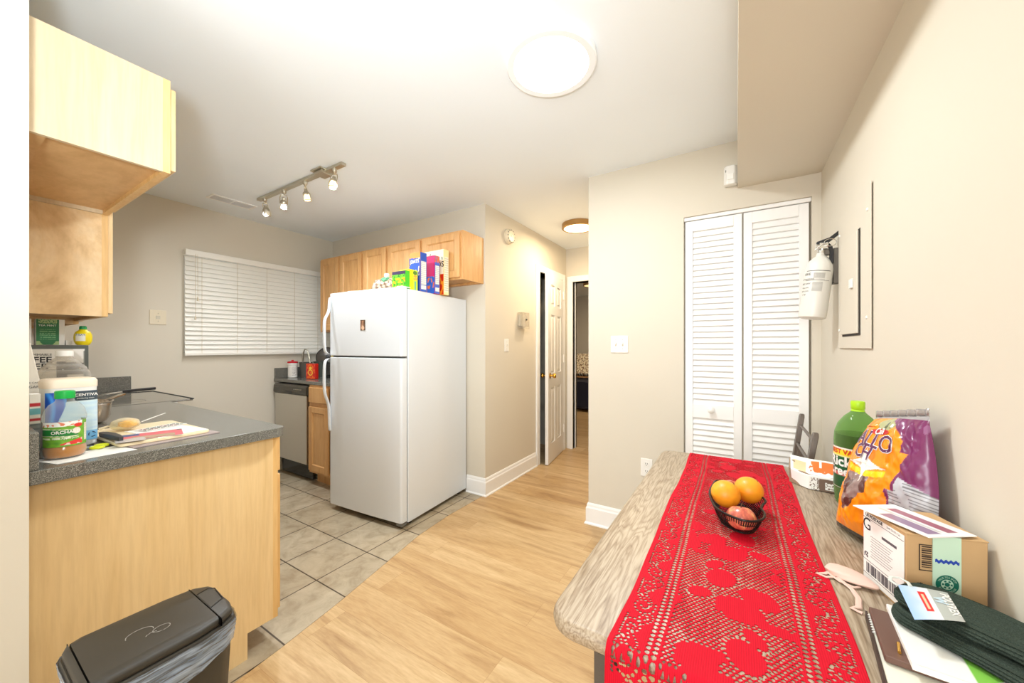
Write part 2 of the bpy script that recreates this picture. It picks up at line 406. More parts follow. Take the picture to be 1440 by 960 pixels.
# closet bifold door
cl = empty('door_2', (0, 0, 0)); tag(cl, kind='structure')
def louvre_leaf(x0, x1):
    b = MB(); y0, y1 = 2.505, 2.533; st = 0.042
    b.box((x0, y0, 0.012), (x0+st, y1, 2.018)); b.box((x1-st, y0, 0.012), (x1, y1, 2.018))
    for z0, z1 in ((0.012, 0.10), (0.812, 0.895), (1.955, 2.018)): b.box((x0+st, y0, z0), (x1-st, y1, z1))
    lf = b.build('door_leaf', M['trim'], cl, bevel=0.002)
    s = MB()
    for z0, z1 in ((0.10, 0.812), (0.895, 1.955)):
        n = round((z1-z0)/0.0345); p = (z1-z0)/n
        for i in range(n):
            z = z0 + p*i
            m = Matrix.Translation((0, y0+0.014, z+p*0.5)) @ Matrix.Rotation(R(-21), 4, 'X')
            s.box((x0+st-0.003, -0.0035, -p*0.60), (x1-st+0.003, 0.0035, p*0.60), m=m)
    s.build('louvres', M['trim'], lf, smooth=False)
    return lf
l1 = louvre_leaf(-0.272, 0.026); l2 = louvre_leaf(0.034, 0.330)
MB().lathe([(0.006, 0), (0.008, 0.012), (0.018, 0.020), (0.019, 0.026), (0.012, 0.031), (0.002, 0.033)], m=Matrix.Rotation(R(90), 4, 'X'), c=(-0.131, 2.505, 0.866), n=24).build('door_knob', M['white'], cl)
casing('trim_3', [((-0.280, 2.50, 2.022), (0.340, 2.54, 2.045))])
# ------------------------------------------------------------------ window blind
bl = empty('window_blind', (-3.93, 1.165, 1.17), label='wide white slatted blind, closed, over the kitchen window', cat='window blind')
BW = 1.29
b = MB()
for i in range(21):
    z = 0.040 + i*0.0385
    m = Matrix.Translation((0.030, 0, z)) @ Matrix.Rotation(R(62), 4, 'Y')
    b.box((-0.024, 0.004, -0.0014), (0.024, BW-0.004, 0.0014), m=m)
b.build('slats', M['slat'], bl, smooth=False)
bx('headrail', (0.002, 0, 0.835), (0.062, BW, 0.885), M['slat'], bl, 0.004)
bx('bottom_rail', (0.018, 0.002, 0.0), (0.042, BW-0.002, 0.024), M['slat'], bl, 0.004)
for y in (0.11, 0.37, 0.615, 0.875, 1.12):
    MB().tube([(0.056, y, 0.02), (0.056, y, 0.84)], 0.0013, 6).build('ladder_cord', M['cream'], bl)
for y, l in ((0.062, 0.52), (0.078, 0.36)):
    pc = MB().tube([(0.066, y, 0.85), (0.067, y, 0.85-l)], 0.0015, 6).build('pull_cord', M['cream'], bl)
    MB().lathe([(0.003, 0.028), (0.007, 0.0), (0.006, -0.004)], c=(0.067, y, 0.85-l-0.026), n=12).build('tassel', M['cream'], pc)

# ------------------------------------------------------------------ cabinets
def shaker(parent, name, x0, x1, z0, z1, y, m, out=-1, axis='x', T=0.019, fr=0.052, sub=None):
    """framed door lying in the plane y (front side towards out); axis says which way it runs"""
    b = MB()
    yo, yi = y + out*T, y
    def bxx(a0, a1, c0, c1, d0, d1):
        lo, hi = min(d0, d1), max(d0, d1)
        if axis == 'x': b.box((a0, lo, c0), (a1, hi, c1))
        else: b.box((lo, a0, c0), (hi, a1, c1))
    bxx(x0, x0+fr, z0, z1, yi, yo); bxx(x1-fr, x1, z0, z1, yi, yo)
    bxx(x0+fr, x1-fr, z0, z0+fr, yi, yo); bxx(x0+fr, x1-fr, z1-fr, z1, yi, yo)
    bxx(x0+fr, x1-fr, z0+fr, z1-fr, yi, yi + out*(T-0.009))
    bv = 0.008
    # sloped bead around the panel
    P0 = [(x0+fr, z0+fr), (x1-fr, z0+fr), (x1-fr, z1-fr), (x0+fr, z1-fr)]
    P1 = [(x0+fr+bv, z0+fr+bv), (x1-fr-bv, z0+fr+bv), (x1-fr-bv, z1-fr-bv), (x0+fr+bv, z1-fr-bv)]
    q = (lambda a, z, d: (a, d, z)) if axis == 'x' else (lambda a, z, d: (d, a, z))
    A = [b.bm.verts.new(q(a, z, yo)) for a, z in P0]; B = [b.bm.verts.new(q(a, z, yi+out*(T-0.009))) for a, z in P1]
    for i in range(4): b.bm.faces.new((A[i], A[(i+1) % 4], B[(i+1) % 4], B[i]))
    return b.build(name, m, parent, bevel=0.0025)

def wall_cabinet(label, x0, x1, y0, y1, z0, z1, doors, mbody, mdoor, out, group, mface=None, munder=None, ins=0.018, botin=0.022):
    """out: +1 doors face +y, -1 doors face -y. y0..y1 is carcass plus face frame"""
    e = empty('wall_cabinet', ((x0+x1)/2, (y0+y1)/2, z0), label=label, cat='cabinet', group=group)
    cx, cy, cz = (x0+x1)/2, (y0+y1)/2, z0
    L = lambda lo, hi: ((lo[0]-cx, lo[1]-cy, lo[2]-cz), (hi[0]-cx, hi[1]-cy, hi[2]-cz))
    yf = y1 if out > 0 else y0; fi = yf - out*0.019
    ya, yb = (y0, fi) if out > 0 else (fi, y1)
    b = MB(); t = 0.014
    for lo, hi in (((x0, ya, z0), (x0+t, yb, z1)), ((x1-t, ya, z0), (x1, yb, z1)), ((x0+t, ya, z1-t), (x1-t, yb, z1))): b.box(*L(lo, hi))
    yw = (ya, ya+t) if out > 0 else (yb-t, yb)
    b.box(*L((x0+t, yw[0], z0+botin), (x1-t, yw[1], z1-t)))
    b.build('cabinet_body', mbody, e, smooth=False)
    bb = MB(); bb.box(*L((x0+t, ya, z0+botin-0.006), (x1-t, yb, z0+botin)))
    bb.box(*L((x0+t, yw[0] - (0 if out > 0 else 0.02), z0), (x1-t, yw[1] + (0.02 if out > 0 else 0), z0+botin-0.006)))
    bb.build('bottom_panel', munder or mbody, e, smooth=False)
    fb = MB(); fy0, fy1 = min(yf, fi), max(yf, fi); fs = 0.038
    fb.box(*L((x0, fy0, z0), (x0+fs, fy1, z1))); fb.box(*L((x1-fs, fy0, z0), (x1, fy1, z1)))
    fb.box(*L((x0+fs, fy0, z0), (x1-fs, fy1, z0+fs))); fb.box(*L((x0+fs, fy0, z1-fs), (x1-fs, fy1, z1)))
    for k in range(1, len(doors)):
        xm = (doors[k-1][1]+doors[k][0])/2; fb.box(*L((xm-0.02, fy0, z0+fs), (xm+0.02, fy1, z1-fs)))
    fb.build('face_frame', mface or mbody, e, smooth=False)
    for a0, a1 in doors:
        shaker(e, 'door', a0-cx, a1-cx, ins*0.9, z1-z0-ins, yf-cy, mdoor, out)
    return e

# cabinets on the kitchen side wall, first one close to the camera and short
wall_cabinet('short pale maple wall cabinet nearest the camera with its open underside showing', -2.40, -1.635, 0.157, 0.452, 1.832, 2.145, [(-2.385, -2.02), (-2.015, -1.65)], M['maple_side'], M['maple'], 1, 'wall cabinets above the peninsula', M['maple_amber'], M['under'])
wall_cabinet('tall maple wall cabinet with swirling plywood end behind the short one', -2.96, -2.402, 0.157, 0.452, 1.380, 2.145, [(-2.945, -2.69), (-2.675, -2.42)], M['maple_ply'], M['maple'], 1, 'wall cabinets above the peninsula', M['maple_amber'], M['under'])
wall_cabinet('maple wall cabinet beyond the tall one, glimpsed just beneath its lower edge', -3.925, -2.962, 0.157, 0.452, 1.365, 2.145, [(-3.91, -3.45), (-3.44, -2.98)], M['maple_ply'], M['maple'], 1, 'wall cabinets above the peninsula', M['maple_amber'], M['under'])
# cabinets on the back wall
wall_cabinet('single-door maple wall cabinet at the end of the row beside the window blind', -3.698, -3.366, 2.216, 2.488, 1.395, 2.15, [(-3.68, -3.38)], M['maple_oak'], M['maple_oak'], -1, 'wall cabinets on the back wall')
wall_cabinet('two-door maple wall cabinet between the corner cabinet and the short one over the fridge', -3.364, -2.662, 2.216, 2.488, 1.395, 2.15, [(-3.352, -3.022), (-2.984, -2.676)], M['maple_oak'], M['maple_oak'], -1, 'wall cabinets on the back wall')
wall_cabinet('short two-door maple wall cabinet above the refrigerator and cereal boxes', -2.660, -1.805, 2.216, 2.488, 1.77, 2.15, [(-2.647, -2.251), (-2.219, -1.827)], M['maple_oak'], M['maple_oak'], -1, 'wall cabinets on the back wall')
# open scalloped end shelves against the blind
sh = empty('end_shelf', (-3.70, 2.489, 1.40), label='narrow open wooden shelf unit with rounded shelves at the cabinet row end', cat='shelf')
for z in (0.0, 0.18, 0.36, 0.54, 0.725):
    pts = [(0, 0)] + [(-0.105*math.cos(a), -0.27*math.sin(a)) for a in [PI/2*k/10 for k in range(11)]]
    MB().prism(pts, z, z+0.014).build('shelf_board', M['maple_oak'], sh)
for z, l, cc, n in ((0.194, 'small clear glass jar on the rounded end shelf, below the others', (226, 224, 214), 'glass_jar'), (0.374, 'small clear glass jar on the middle board of the end shelf', (232, 228, 216), 'glass_jar'), (0.554, 'small clear glass jar on the highest open board of the end shelf', (210, 200, 180), 'glass_jar')):
    j = empty(n, (-3.738, 2.31, 1.4005+z), label=l, cat='jar', group='jars on the end shelves')
    MB().lathe([(0.0, 0), (0.024, 0), (0.026, 0.006), (0.026, 0.06), (0.02, 0.072), (0.02, 0.08)], n=24).build('jar_body', clear('jar_clear', cc, 0.05, 0.3), j)
    MB().lathe([(0.022, 0.078), (0.022, 0.092), (0.0, 0.093)], n=24).build('lid', M['white'], j)

# peninsula: base, worktop
pb = empty('peninsula_cabinet', (-1.66, 0.48, 0), label='pale maple peninsula base cabinet with flat end panel under the speckled worktop', cat='cabinet')
MB().box((-1.268, -0.322, 0.0), (-0.0165, -0.322+0.018, 0.876)).box((-1.268, -0.30, 0.10), (-0.018, 0.305, 0.118)).box((-1.268, 0.20, 0.0), (-0.05, 0.212, 0.10)).build('cabinet_body', M['maple_oak'], pb, smooth=False)
MB().prism([(-0.322, 0), (0.212, 0), (0.212, 0.105), (0.306, 0.105), (0.306, 0.876), (-0.322, 0.876)], -0.016, 0.0, m=Matrix(((0, 0, 1, 0), (1, 0, 0, 0), (0, 1, 0, 0), (0, 0, 0, 1)))).build('end_panel', M['maple_end'], pb, smooth=False)
MB().box((-1.268, 0.306, 0.105), (0.0, 0.325, 0.14)).box((-0.042, 0.306, 0.14), (0, 0.325, 0.876)).box((-1.268, 0.306, 0.84), (-0.042, 0.325, 0.876)).box((-0.52, 0.306, 0.14), (-0.48, 0.325, 0.84)).box((-1.268, 0.306, 0.14), (-1.24, 0.325, 0.84)).build('face_frame', M['maple_amber'], pb, smooth=False)
shaker(pb, 'door', -0.49, -0.018, 0.125, 0.70, 0.325, M['maple_amber'], 1)
shaker(pb, 'door', -1.00, -0.51, 0.125, 0.70, 0.325, M['maple_amber'], 1)
bx('drawer', (-0.49, 0.325, 0.715), (-0.018, 0.344, 0.862), M['maple_amber'], pb, 0.004)
bx('drawer', (-1.00, 0.325, 0.715), (-0.51, 0.344, 0.862), M['maple_amber'], pb, 0.004)
wt = empty('countertop', (-1.60, 0.156, 0.914), label='dark speckled laminate worktop on the peninsula under the groceries', cat='countertop')
MB().prism([(-1.34, 0.0), (0.0, 0.0), (0.004, 0.004), (0.004, 0.62), (-0.01, 0.648), (-0.035, 0.655), (-1.34, 0.655)], -0.038, 0.0).build('worktop', M['granite'], wt, bevel=0.004)
bx('backsplash', (-1.34, 0.0, 0.0), (-0.002, 0.019, 0.102), M['granite'], wt, 0.003)
fw = empty('countertop', (-3.928, 0.156, 0.914), label='end piece of speckled worktop between stove and window wall with a raised splash', cat='countertop')
bx('worktop', (0, 0, -0.038), (0.212, 0.655, 0.0), M['granite'], fw, 0.004)
bx('backsplash', (0.0, 0.0, 0.0), (0.02, 0.70, 0.108), M['granite'], fw, 0.003)
fc = empty('base_cabinet', (-3.82, 0.48, 0), label='narrow maple base cabinet between the stove and the window wall', cat='cabinet')
bx('cabinet_body', (-0.105, -0.32, 0.0), (0.10, 0.305, 0.876), M['maple_oak'], fc); shaker(fc, 'door', -0.09, 0.085, 0.12, 0.86, 0.305, M['maple_oak'], 1, fr=0.04)
# range
rg = empty('stove', (-3.32, 0.49, 0), label='electric stove with black ceramic glass top beside the peninsula worktop', cat='stove')
bx('stove_body', (-0.372, -0.33, 0.02), (0.372, 0.36, 0.905), M['white'], rg, 0.004)
bx('cooktop', (-0.378, -0.33, 0.9055), (0.378, 0.435, 0.9155), M['glasstop'], rg, 0.005)
MB().tube([(-0.375, 0.30, 0.9165), (-0.376, 0.435, 0.9165), (0.374, 0.437, 0.9165), (0.377, 0.42, 0.9165)], 0.0035, 8).build('cooktop_trim', M['black'], rg)
bx('oven_door', (-0.366, 0.36, 0.20), (0.366, 0.395, 0.76), M['blackgloss'], rg, 0.006)
MB().tube([(-0.30, 0.395, 0.70), (-0.30, 0.43, 0.70), (0.30, 0.43, 0.70), (0.30, 0.395, 0.70)], 0.011, 10).build('oven_handle', M['white'], rg)
for x in (-0.3, -0.16, 0.16, 0.3): MB().lathe([(0.02, 0), (0.018, 0.02), (0.0, 0.021)], m=Matrix.Rotation(R(-90), 4, 'X'), c=(x, 0.36, 0.84), n=20).build('knob', M['black'], rg)
for x, y, r in ((-0.19, 0.18, 0.10), (0.19, 0.18, 0.08), (-0.19, -0.12, 0.08), (0.19, -0.12, 0.10)):
    MB().rings([[(x+r*math.cos(a), y+r*math.sin(a), 0.9158) for a in [2*PI*k/40 for k in range(40)]], [(x+(r-0.004)*math.cos(a), y+(r-0.004)*math.sin(a), 0.9160) for a in [2*PI*k/40 for k in range(40)]]], cap=False).build('burner_ring', M['gasket'], rg)

# back run: base cabinet, dishwasher, worktop
BT = 0.932
bw = empty('countertop', (-3.928, 2.49, BT), label='grey worktop with raised splash above the dishwasher by the window', cat='countertop')
bx('worktop', (0, -0.625, -0.030), (1.20, -0.002, 0.0), M['granite'], bw, 0.005)
MB().box((0.001, -0.022, 0.0), (1.20, -0.002, 0.1)).box((0.0, -0.62, 0.0), (0.02, -0.022, 0.1)).build('backsplash', M['granite'], bw, bevel=0.003)
dw = empty('dishwasher', (-3.60, 1.875, 0), label='stainless steel dishwasher with black control strip under the grey worktop', cat='dishwasher')
MB().box((-0.29, 0.03, 0.14), (0.275, 0.58, 0.89)).build('tub', M['black'], dw)
bx('door_panel', (-0.297, -0.012, 0.168), (0.262, 0.02, 0.795), M['steel'], dw, 0.004)
MB().prism([(-0.020, 0.80), (-0.026, 0.812), (-0.022, 0.870), (-0.008, 0.886), (0.028, 0.886), (0.028, 0.80)], -0.297, 0.272, m=Matrix(((0, 0, 1, 0), (1, 0, 0, 0), (0, 1, 0, 0), (0, 0, 0, 1)))).build('control_panel', mat('panel_olive', (64, 60, 50), 0.25), dw)
bx('handle_recess', (-0.07, -0.027, 0.806), (0.04, -0.018, 0.826), M['blackgloss'], dw)
for i in range(5): bx('button', (0.07+i*0.028, -0.0272, 0.845), (0.085+i*0.028, -0.022, 0.851), M['nickel'], dw)
bx('toe_kick', (-0.27, 0.045, 0.02), (0.27, 0.06, 0.15), M['blackgloss'], dw)
for x in (-0.25, 0.25): MB().lathe([(0.018, 0), (0.018, 0.01), (0.008, 0.014), (0.008, 0.14)], c=(x, 0.10, 0.0), n=16).build('foot', M['chrome'], dw)
bc = empty('base_cabinet', (-3.0, 1.875, 0), label='maple base cabinet with one drawer and door between dishwasher and fridge', cat='cabinet')
MB().box((-0.31, 0.02, 0.11), (0.27, 0.60, 0.90)).box((-0.31, 0.075, 0.0), (0.27, 0.09, 0.11)).build('cabinet_body', M['maple_oak'], bc, smooth=False)
MB().box((-0.31, 0, 0.11), (-0.285, 0.02, 0.90)).box((0.01, 0, 0.11), (0.06, 0.02, 0.90)).box((0.24, 0, 0.11), (0.27, 0.02, 0.9)).box((-0.285, 0, 0.11), (0.24, 0.02, 0.15)).box((-0.285, 0, 0.70), (0.24, 0.02, 0.74)).box((-0.285, 0, 0.87), (0.24, 0.02, 0.9)).build('face_frame', M['maple_oak'], bc, smooth=False)
bx('drawer', (-0.295, -0.019, 0.745), (0.0, 0.0, 0.882), M['maple_oak'], bc, 0.005)
shaker(bc, 'door', -0.295, 0.0, 0.135, 0.708, 0.0, M['maple_oak'], -1)

# ------------------------------------------------------------------ refrigerator
fr = empty('refrigerator', (-1.932, 1.779, 0), R(4), label='white top-freezer refrigerator with a small photo magnet on its door', cat='refrigerator')
W_ = 0.745
FR_TOP = 1.652
bx('fridge_body', (-W_, 0, 0.03), (0, 0.70, FR_TOP-0.006), M['appliance'], fr, 0.006)
def fdoor(z0, z1, name):
    b = MB()
    # plan profile of the door: gently bowed front with rounded corners
    pf = [(-W_+0.002, -0.008)]
    for k in range(6): a = PI/2*k/5; pf.append((-W_+0.002+0.018*(1-math.cos(a)), -0.045-0.018*math.sin(a)))
    for k in range(1, 8): u = k/8; pf.append((-W_+0.02+(W_-0.04)*u, -0.063-0.006*math.sin(PI*u)))
    for k in range(6): a = PI/2*(1-k/5); pf.append((-0.002-0.018*(1-math.cos(a)), -0.045-0.018*math.sin(a)))
    pf.append((-0.002, -0.008))
    return b.prism(pf, z0, z1).build(name, M['appliance'], fr, bevel=0.004, ang=50)
d1 = fdoor(1.178, FR_TOP, 'freezer_door'); d2 = fdoor(0.045, 1.166, 'refrigerator_door')
bx('gasket', (-W_+0.01, -0.009, 0.06), (-0.01, 0.0, FR_TOP-0.01), M['gasket'], fr)
MB().box((-W_+0.02, -0.03, 0.028), (-0.02, 0.02, 0.048)).box((-0.06, -0.05, 0.02), (-0.012, 0.0, 0.042)).build('base_grille', M['gasket'], fr)
for x in (-W_+0.05, -0.05):
    for y in (0.06, 0.64): MB().lathe([(0.02, 0), (0.02, 0.035)], c=(x, y, 0), n=14).build('roller', M['black'], fr)
for p, pts in ((d1, [(-0.064, 1.625), (-0.072, 1.605), (-0.073, 1.53), (-0.088, 1.49), (-0.112, 1.46), (-0.117, 1.42), (-0.117, 1.26), (-0.112, 1.215), (-0.10, 1.195), (-0.066, 1.188)]),
               (d2, [(-0.066, 1.158), (-0.10, 1.150), (-0.112, 1.13), (-0.117, 1.08), (-0.117, 0.93), (-0.112, 0.885), (-0.088, 0.83), (-0.074, 0.79), (-0.073, 0.62), (-0.066, 0.60)])):
    rs = []
    for y, z in pts: rs.append([(-W_+0.010, y+0.006, z), (-W_+0.004, y, z), (-W_+0.008, y-0.009, z), (-W_+0.024, y-0.011, z), (-W_+0.034, y-0.004, z), (-W_+0.032, y+0.008, z)])
    MB().rings(rs).build('door_handle', M['appliance'], p, sub=1, ang=60)
MB().box((-0.06, -0.05, FR_TOP), (-0.005, 0.03, FR_TOP+0.008)).build('hinge_cover', M['appliance'], fr, bevel=0.003)
mg = empty('photo_magnet', (0, 0, 0)); tag(mg, 'small brown portrait photo magnet on the freezer door', 'magnet')
F4 = Matrix.Translation((-1.932, 1.779, 0)) @ Matrix.Rotation(R(4), 4, 'Z')
mg.matrix_world = F4 @ Matrix.Translation((-0.365, -0.0695, 1.40))
def pcol(u, v):
    d = ((u-0.5)/0.26)**2 + ((v-0.25)/0.22)**2
    if d < 1: return (0.88, 0.74, 0.62)
    n = noise.noise(Vector((u*5, v*2.2, 3.1)))
    k = 0.45 + 0.35*n + 0.15*(0.3 < u < 0.65 and v > 0.4)
    return (k*1.15, k*0.85, k*0.66) if not (u > 0.85 or v > 0.94 or v < 0.07) else (0.22, 0.18, 0.15)
MB().grid(lambda u, v: (-0.026+0.052*u, -0.0012, -0.038+0.076*v), 16, 24, pcol).build('photo', vcol('photo_print', 0.3), mg, smooth=False)
bx('magnet_backing', (-0.027, -0.001, -0.039), (0.027, 0.002, 0.039), M['paper'], mg)

# ------------------------------------------------------------------ lamps on the ceiling
def lampdisc(label, c, r, rim_m, es, colr, rimw=0.026, h=0.03):
    e = empty('ceiling_lamp', (c[0], c[1], CE), label=label, cat='ceiling lamp')
    MB().lathe([(r-0.004, 0), (r, -0.004), (r, -h+0.006), (r-0.006, -h), (r-rimw, -h+0.001), (r-rimw, -h+0.006)], n=64, cap=False).build('rim', rim_m, e)
    dm = mat('diffuser', (255, 255, 255), 0.5, emis=colr, es=es*0.4)
    MB().lathe([(0.001, -h+0.001), (r*0.5, -h+0.0015), (r-rimw, -h+0.004)], n=64, cap=False).build('diffuser', dm, e)
    return e
lampdisc('large round white flush ceiling lamp, lit, above the dining area', (-0.661, 1.388), 0.187, mat('lamp_rim_white', (250, 252, 255), 0.4), 16.0, (255, 250, 240), 0.032)
lampdisc('round flush ceiling lamp with a bronze rim, lit, in the hallway', (-1.315, 3.37), 0.155, M['bronze'], 9.0, (255, 214, 150), 0.02, 0.05)
lampdisc('round lit ceiling lamp far off in the bedroom beyond the hallway', (-2.30, 6.62), 0.17, M['bronze'], 2.5, (255, 210, 140), 0.02, 0.06)
tk = empty('track_light', (-2.73, 1.452, CE), label='brushed nickel ceiling track with four small spot heads above the kitchen', cat='track light')
MB().box((-0.56, -0.017, -0.020), (0.56, 0.017, -0.001)).build('track', M['nickel'], tk, bevel=0.002)
MB().box((0.27, -0.055, -0.010), (0.39, 0.055, 0.0)).box((0.285, -0.04, -0.030), (0.375, 0.04, -0.010)).build('canopy_box', M['nickel'], tk, bevel=0.003)
bulb_off = mat('bulb_frosted', (246, 240, 222), 0.25); bulb_on = mat('bulb_lit', (255, 246, 225), 0.3, emis=(255, 226, 170), es=1.5)
for x, tilt, yaw, lit in ((-0.465, 14, 0.3, 0), (-0.175, 24, 1.2, 0), (0.11, 10, -0.4, 1), (0.46, -12, 0.4, 1)):
    h = empty('lamp_head', (x, 0, -0.020)); h.parent = tk
    MB().lathe([(0.016, 0), (0.016, -0.016), (0.012, -0.022), (0.007, -0.026), (0.007, -0.034)], n=20).build('adapter', M['nickel'], h)
    m = Matrix.Translation((0, 0, -0.034)) @ Matrix.Rotation(yaw, 4, 'Z') @ Matrix.Rotation(R(tilt), 4, 'X')
    b = MB(); b.tube([m @ Vector(q) for q in ((-0.024, 0, -0.065), (-0.025, 0, -0.02), (-0.018, 0, 0.0), (0.018, 0, 0.0), (0.025, 0, -0.02), (0.024, 0, -0.065))], 0.0032, 8)
    b.lathe([(0.010, -0.018), (0.012, -0.034), (0.022, -0.044), (0.024, -0.048), (0.024, -0.060), (0.0225, -0.060)], m=m, n=24, cap=False)
    b.tube([m @ Vector((0.0245*math.cos(a), 0.0245*math.sin(a), -0.098)) for a in [2*PI*k/20 for k in range(20)]], 0.002, 6, closed=True)
    for a in range(4): b.tube([m @ Vector((0.0245*math.cos(a*PI/2+.7), 0.0245*math.sin(a*PI/2+.7), z)) for z in (-0.058, -0.098)], 0.0016, 6)
    b.build('lamp_holder', M['nickel'], h)
    MB().lathe([(0.010, -0.04), (0.019, -0.062), (0.022, -0.088), (0.020, -0.098), (0.0, -0.101)], m=m, n=24, cap=False).build('bulb', bulb_on if lit else bulb_off, h)

vt = empty('air_vent', (-3.545, 1.367, CE), label='rectangular white air vent in the kitchen ceiling near the window', cat='air vent')
MB().box((-0.066, -0.155, -0.006), (0.066, -0.140, 0)).box((-0.066, 0.140, -0.006), (0.066, 0.155, 0)).box((-0.066, -0.140, -0.006), (-0.05, 0.140, 0)).box((0.05, -0.140, -0.006), (0.066, 0.140, 0)).box((-0.05, -0.006, -0.006), (0.05, 0.006, 0)).build('frame', M['trim'], vt)
b = MB()
for i in range(12):
    m = Matrix.Translation((-0.045+i*0.0082, 0, -0.004)) @ Matrix.Rotation(R(35), 4, 'Y'); b.box((-0.004, -0.14, -0.0006), (0.004, 0.14, 0.0006), m=m)
b.build('louvres', M['trim'], vt, smooth=False)
bx('duct', (-0.05, -0.14, -0.0012), (0.05, 0.14, -0.0002), M['gasket'], vt)

# ------------------------------------------------------------------ plates and devices on the walls
def wallplate(label, loc, rz, toggles, m, name='light_switch', cat='light switch', w=0.07, h=0.115, group=None):
    """plate facing local -y"""
    e = empty(name, loc, rz, label=label, cat=cat, group=group)
    MB().box((-w/2, -0.005, -h/2), (w/2, 0, h/2)).build('plate', m, e, bevel=0.003)
    for x in toggles:
        MB().box((x-0.005, -0.0065, -0.012), (x+0.005, -0.005, 0.012)).build('toggle_slot', M['cream'], e)
        MB().box((x-0.0035, -0.016, -0.002), (x+0.0035, -0.005, 0.009)).build('toggle', m, e, bevel=0.001)
    for z in (-0.03, 0.03):
        for x in (toggles or [0]): MB().lathe([(0.003, 0), (0.002, 0.0012)], m=Matrix.Rotation(R(90), 4, 'X'), c=(x, -0.005, z), n=10).build('screw', M['chrome'], e)
    return e
wallplate('double white switch plate on the beige wall left of the closet', (-0.676, 2.49, 1.262), 0, (-0.023, 0.023), M['white'], w=0.116)
wallplate('single white switch plate on the hallway wall below the thermostat', (-1.79, 2.82, 1.258), R(90), (0,), M['white'])
p = wallplate('square cream telephone plate on the kitchen wall left of the blind', (-3.93, 1.011, 1.479), R(90), (), M['cream'], 'phone_jack_plate', 'wall plate', w=0.1, h=0.115)
MB().box((-0.012, -0.008, -0.012), (0.012, -0.005, 0.012)).build('socket', M['nickel'], p)
def outlet(label, loc, rz):
    e = empty('power_outlet', loc, rz, label=label, cat='power outlet')
    MB().box((-0.036, -0.005, -0.058), (0.036, 0, 0.058)).build('plate', M['white'], e, bevel=0.003)
    for z in (-0.024, 0.024):
        s = MB().lathe([(0.016, 0), (0.016, 0.002), (0, 0.0021)], m=Matrix.Rotation(R(90), 4, 'X'), c=(0, -0.005, z), n=20).build('receptacle', M['white'], e)
        MB().box((-0.007, -0.0077, z-0.002), (-0.0045, -0.007, z+0.007)).box((0.0045, -0.0077, z-0.002), (0.007, -0.007, z+0.007)).box((-0.002, -0.0077, z-0.010), (0.002, -0.007, z-0.006)).build('pin_slots', M['ink'], s)
outlet('white power outlet low on the beige wall behind the table', (-0.500, 2.49, 0.46), 0)
th = empty('thermostat', (-1.79, 3.085, 1.50), R(90), label='clear plastic thermostat guard over a white thermostat on the hallway wall', cat='thermostat')
MB().box((-0.05, -0.022, -0.055), (0.05, 0.001, 0.055)).build('thermostat_body', M['white'], th, bevel=0.006)
MB().box((-0.068, -0.055, 0.070), (0.068, -0.001, 0.075)).box((-0.068, -0.055, -0.082), (0.068, -0.001, -0.062)).box((-0.068, -0.055, -0.062), (-0.063, -0.001, 0.070)).box((0.063, -0.055, -0.062), (0.068, -0.001, 0.070)).box((-0.063, -0.055, -0.062), (0.063, -0.051, 0.070)).build('guard', clear('guard_clear', (240, 237, 230), 0.1, 0.2), th)
MB().lathe([(0.008, 0), (0.008, 0.012), (0, 0.013)], m=Matrix.Rotation(R(90), 4, 'X'), c=(0.0, -0.055, 0.005), n=16).build('lock', M['ink'], th)
sd = empty('smoke_detector', (-1.79, 2.845, 2.252), label='round white smoke detector high on the hallway wall', cat='smoke detector')
MB().lathe([(0.065, 0), (0.068, 0.01), (0.064, 0.03), (0.050, 0.042), (0.0, 0.046)], m=Matrix.Rotation(R(90), 4, 'Y'), n=40).build('housing', M['cream'], sd)
b = MB()
for k in range(12):
    a = 2*PI*k/12; m = Matrix.Translation((0.036, 0.050*math.cos(a), 0.050*math.sin(a))) @ Matrix.Rotation(a, 4, 'X'); b.box((-0.003, -0.010, -0.003), (0.006, 0.010, 0.003), m=m)
b.build('vents', M['gasket'], sd); MB().lathe([(0.008, 0.044), (0.008, 0.05), (0, 0.051)], m=Matrix.Rotation(R(90), 4, 'Y'), n=16).build('test_button', M['white'], sd)
md_ = empty('motion_sensor', (-0.030, 2.49, 2.232), label='small white motion sensor on the wall beside the soffit corner', cat='motion sensor')
MB().prism([(-0.032, 0), (-0.034, -0.03), (-0.02, -0.050), (0.02, -0.050), (0.034, -0.03), (0.032, 0)], -0.055, 0.055).build('housing', M['white'], md_, bevel=0.008)
MB().prism([(-0.018, -0.049), (-0.014, -0.055), (0.014, -0.055), (0.018, -0.049)], -0.030, 0.004).build('lens', M['paper'], md_, bevel=0.002)
bx('led_window', (-0.026, -0.046, 0.018), (-0.020, -0.040, 0.030), M['gasket'], md_)
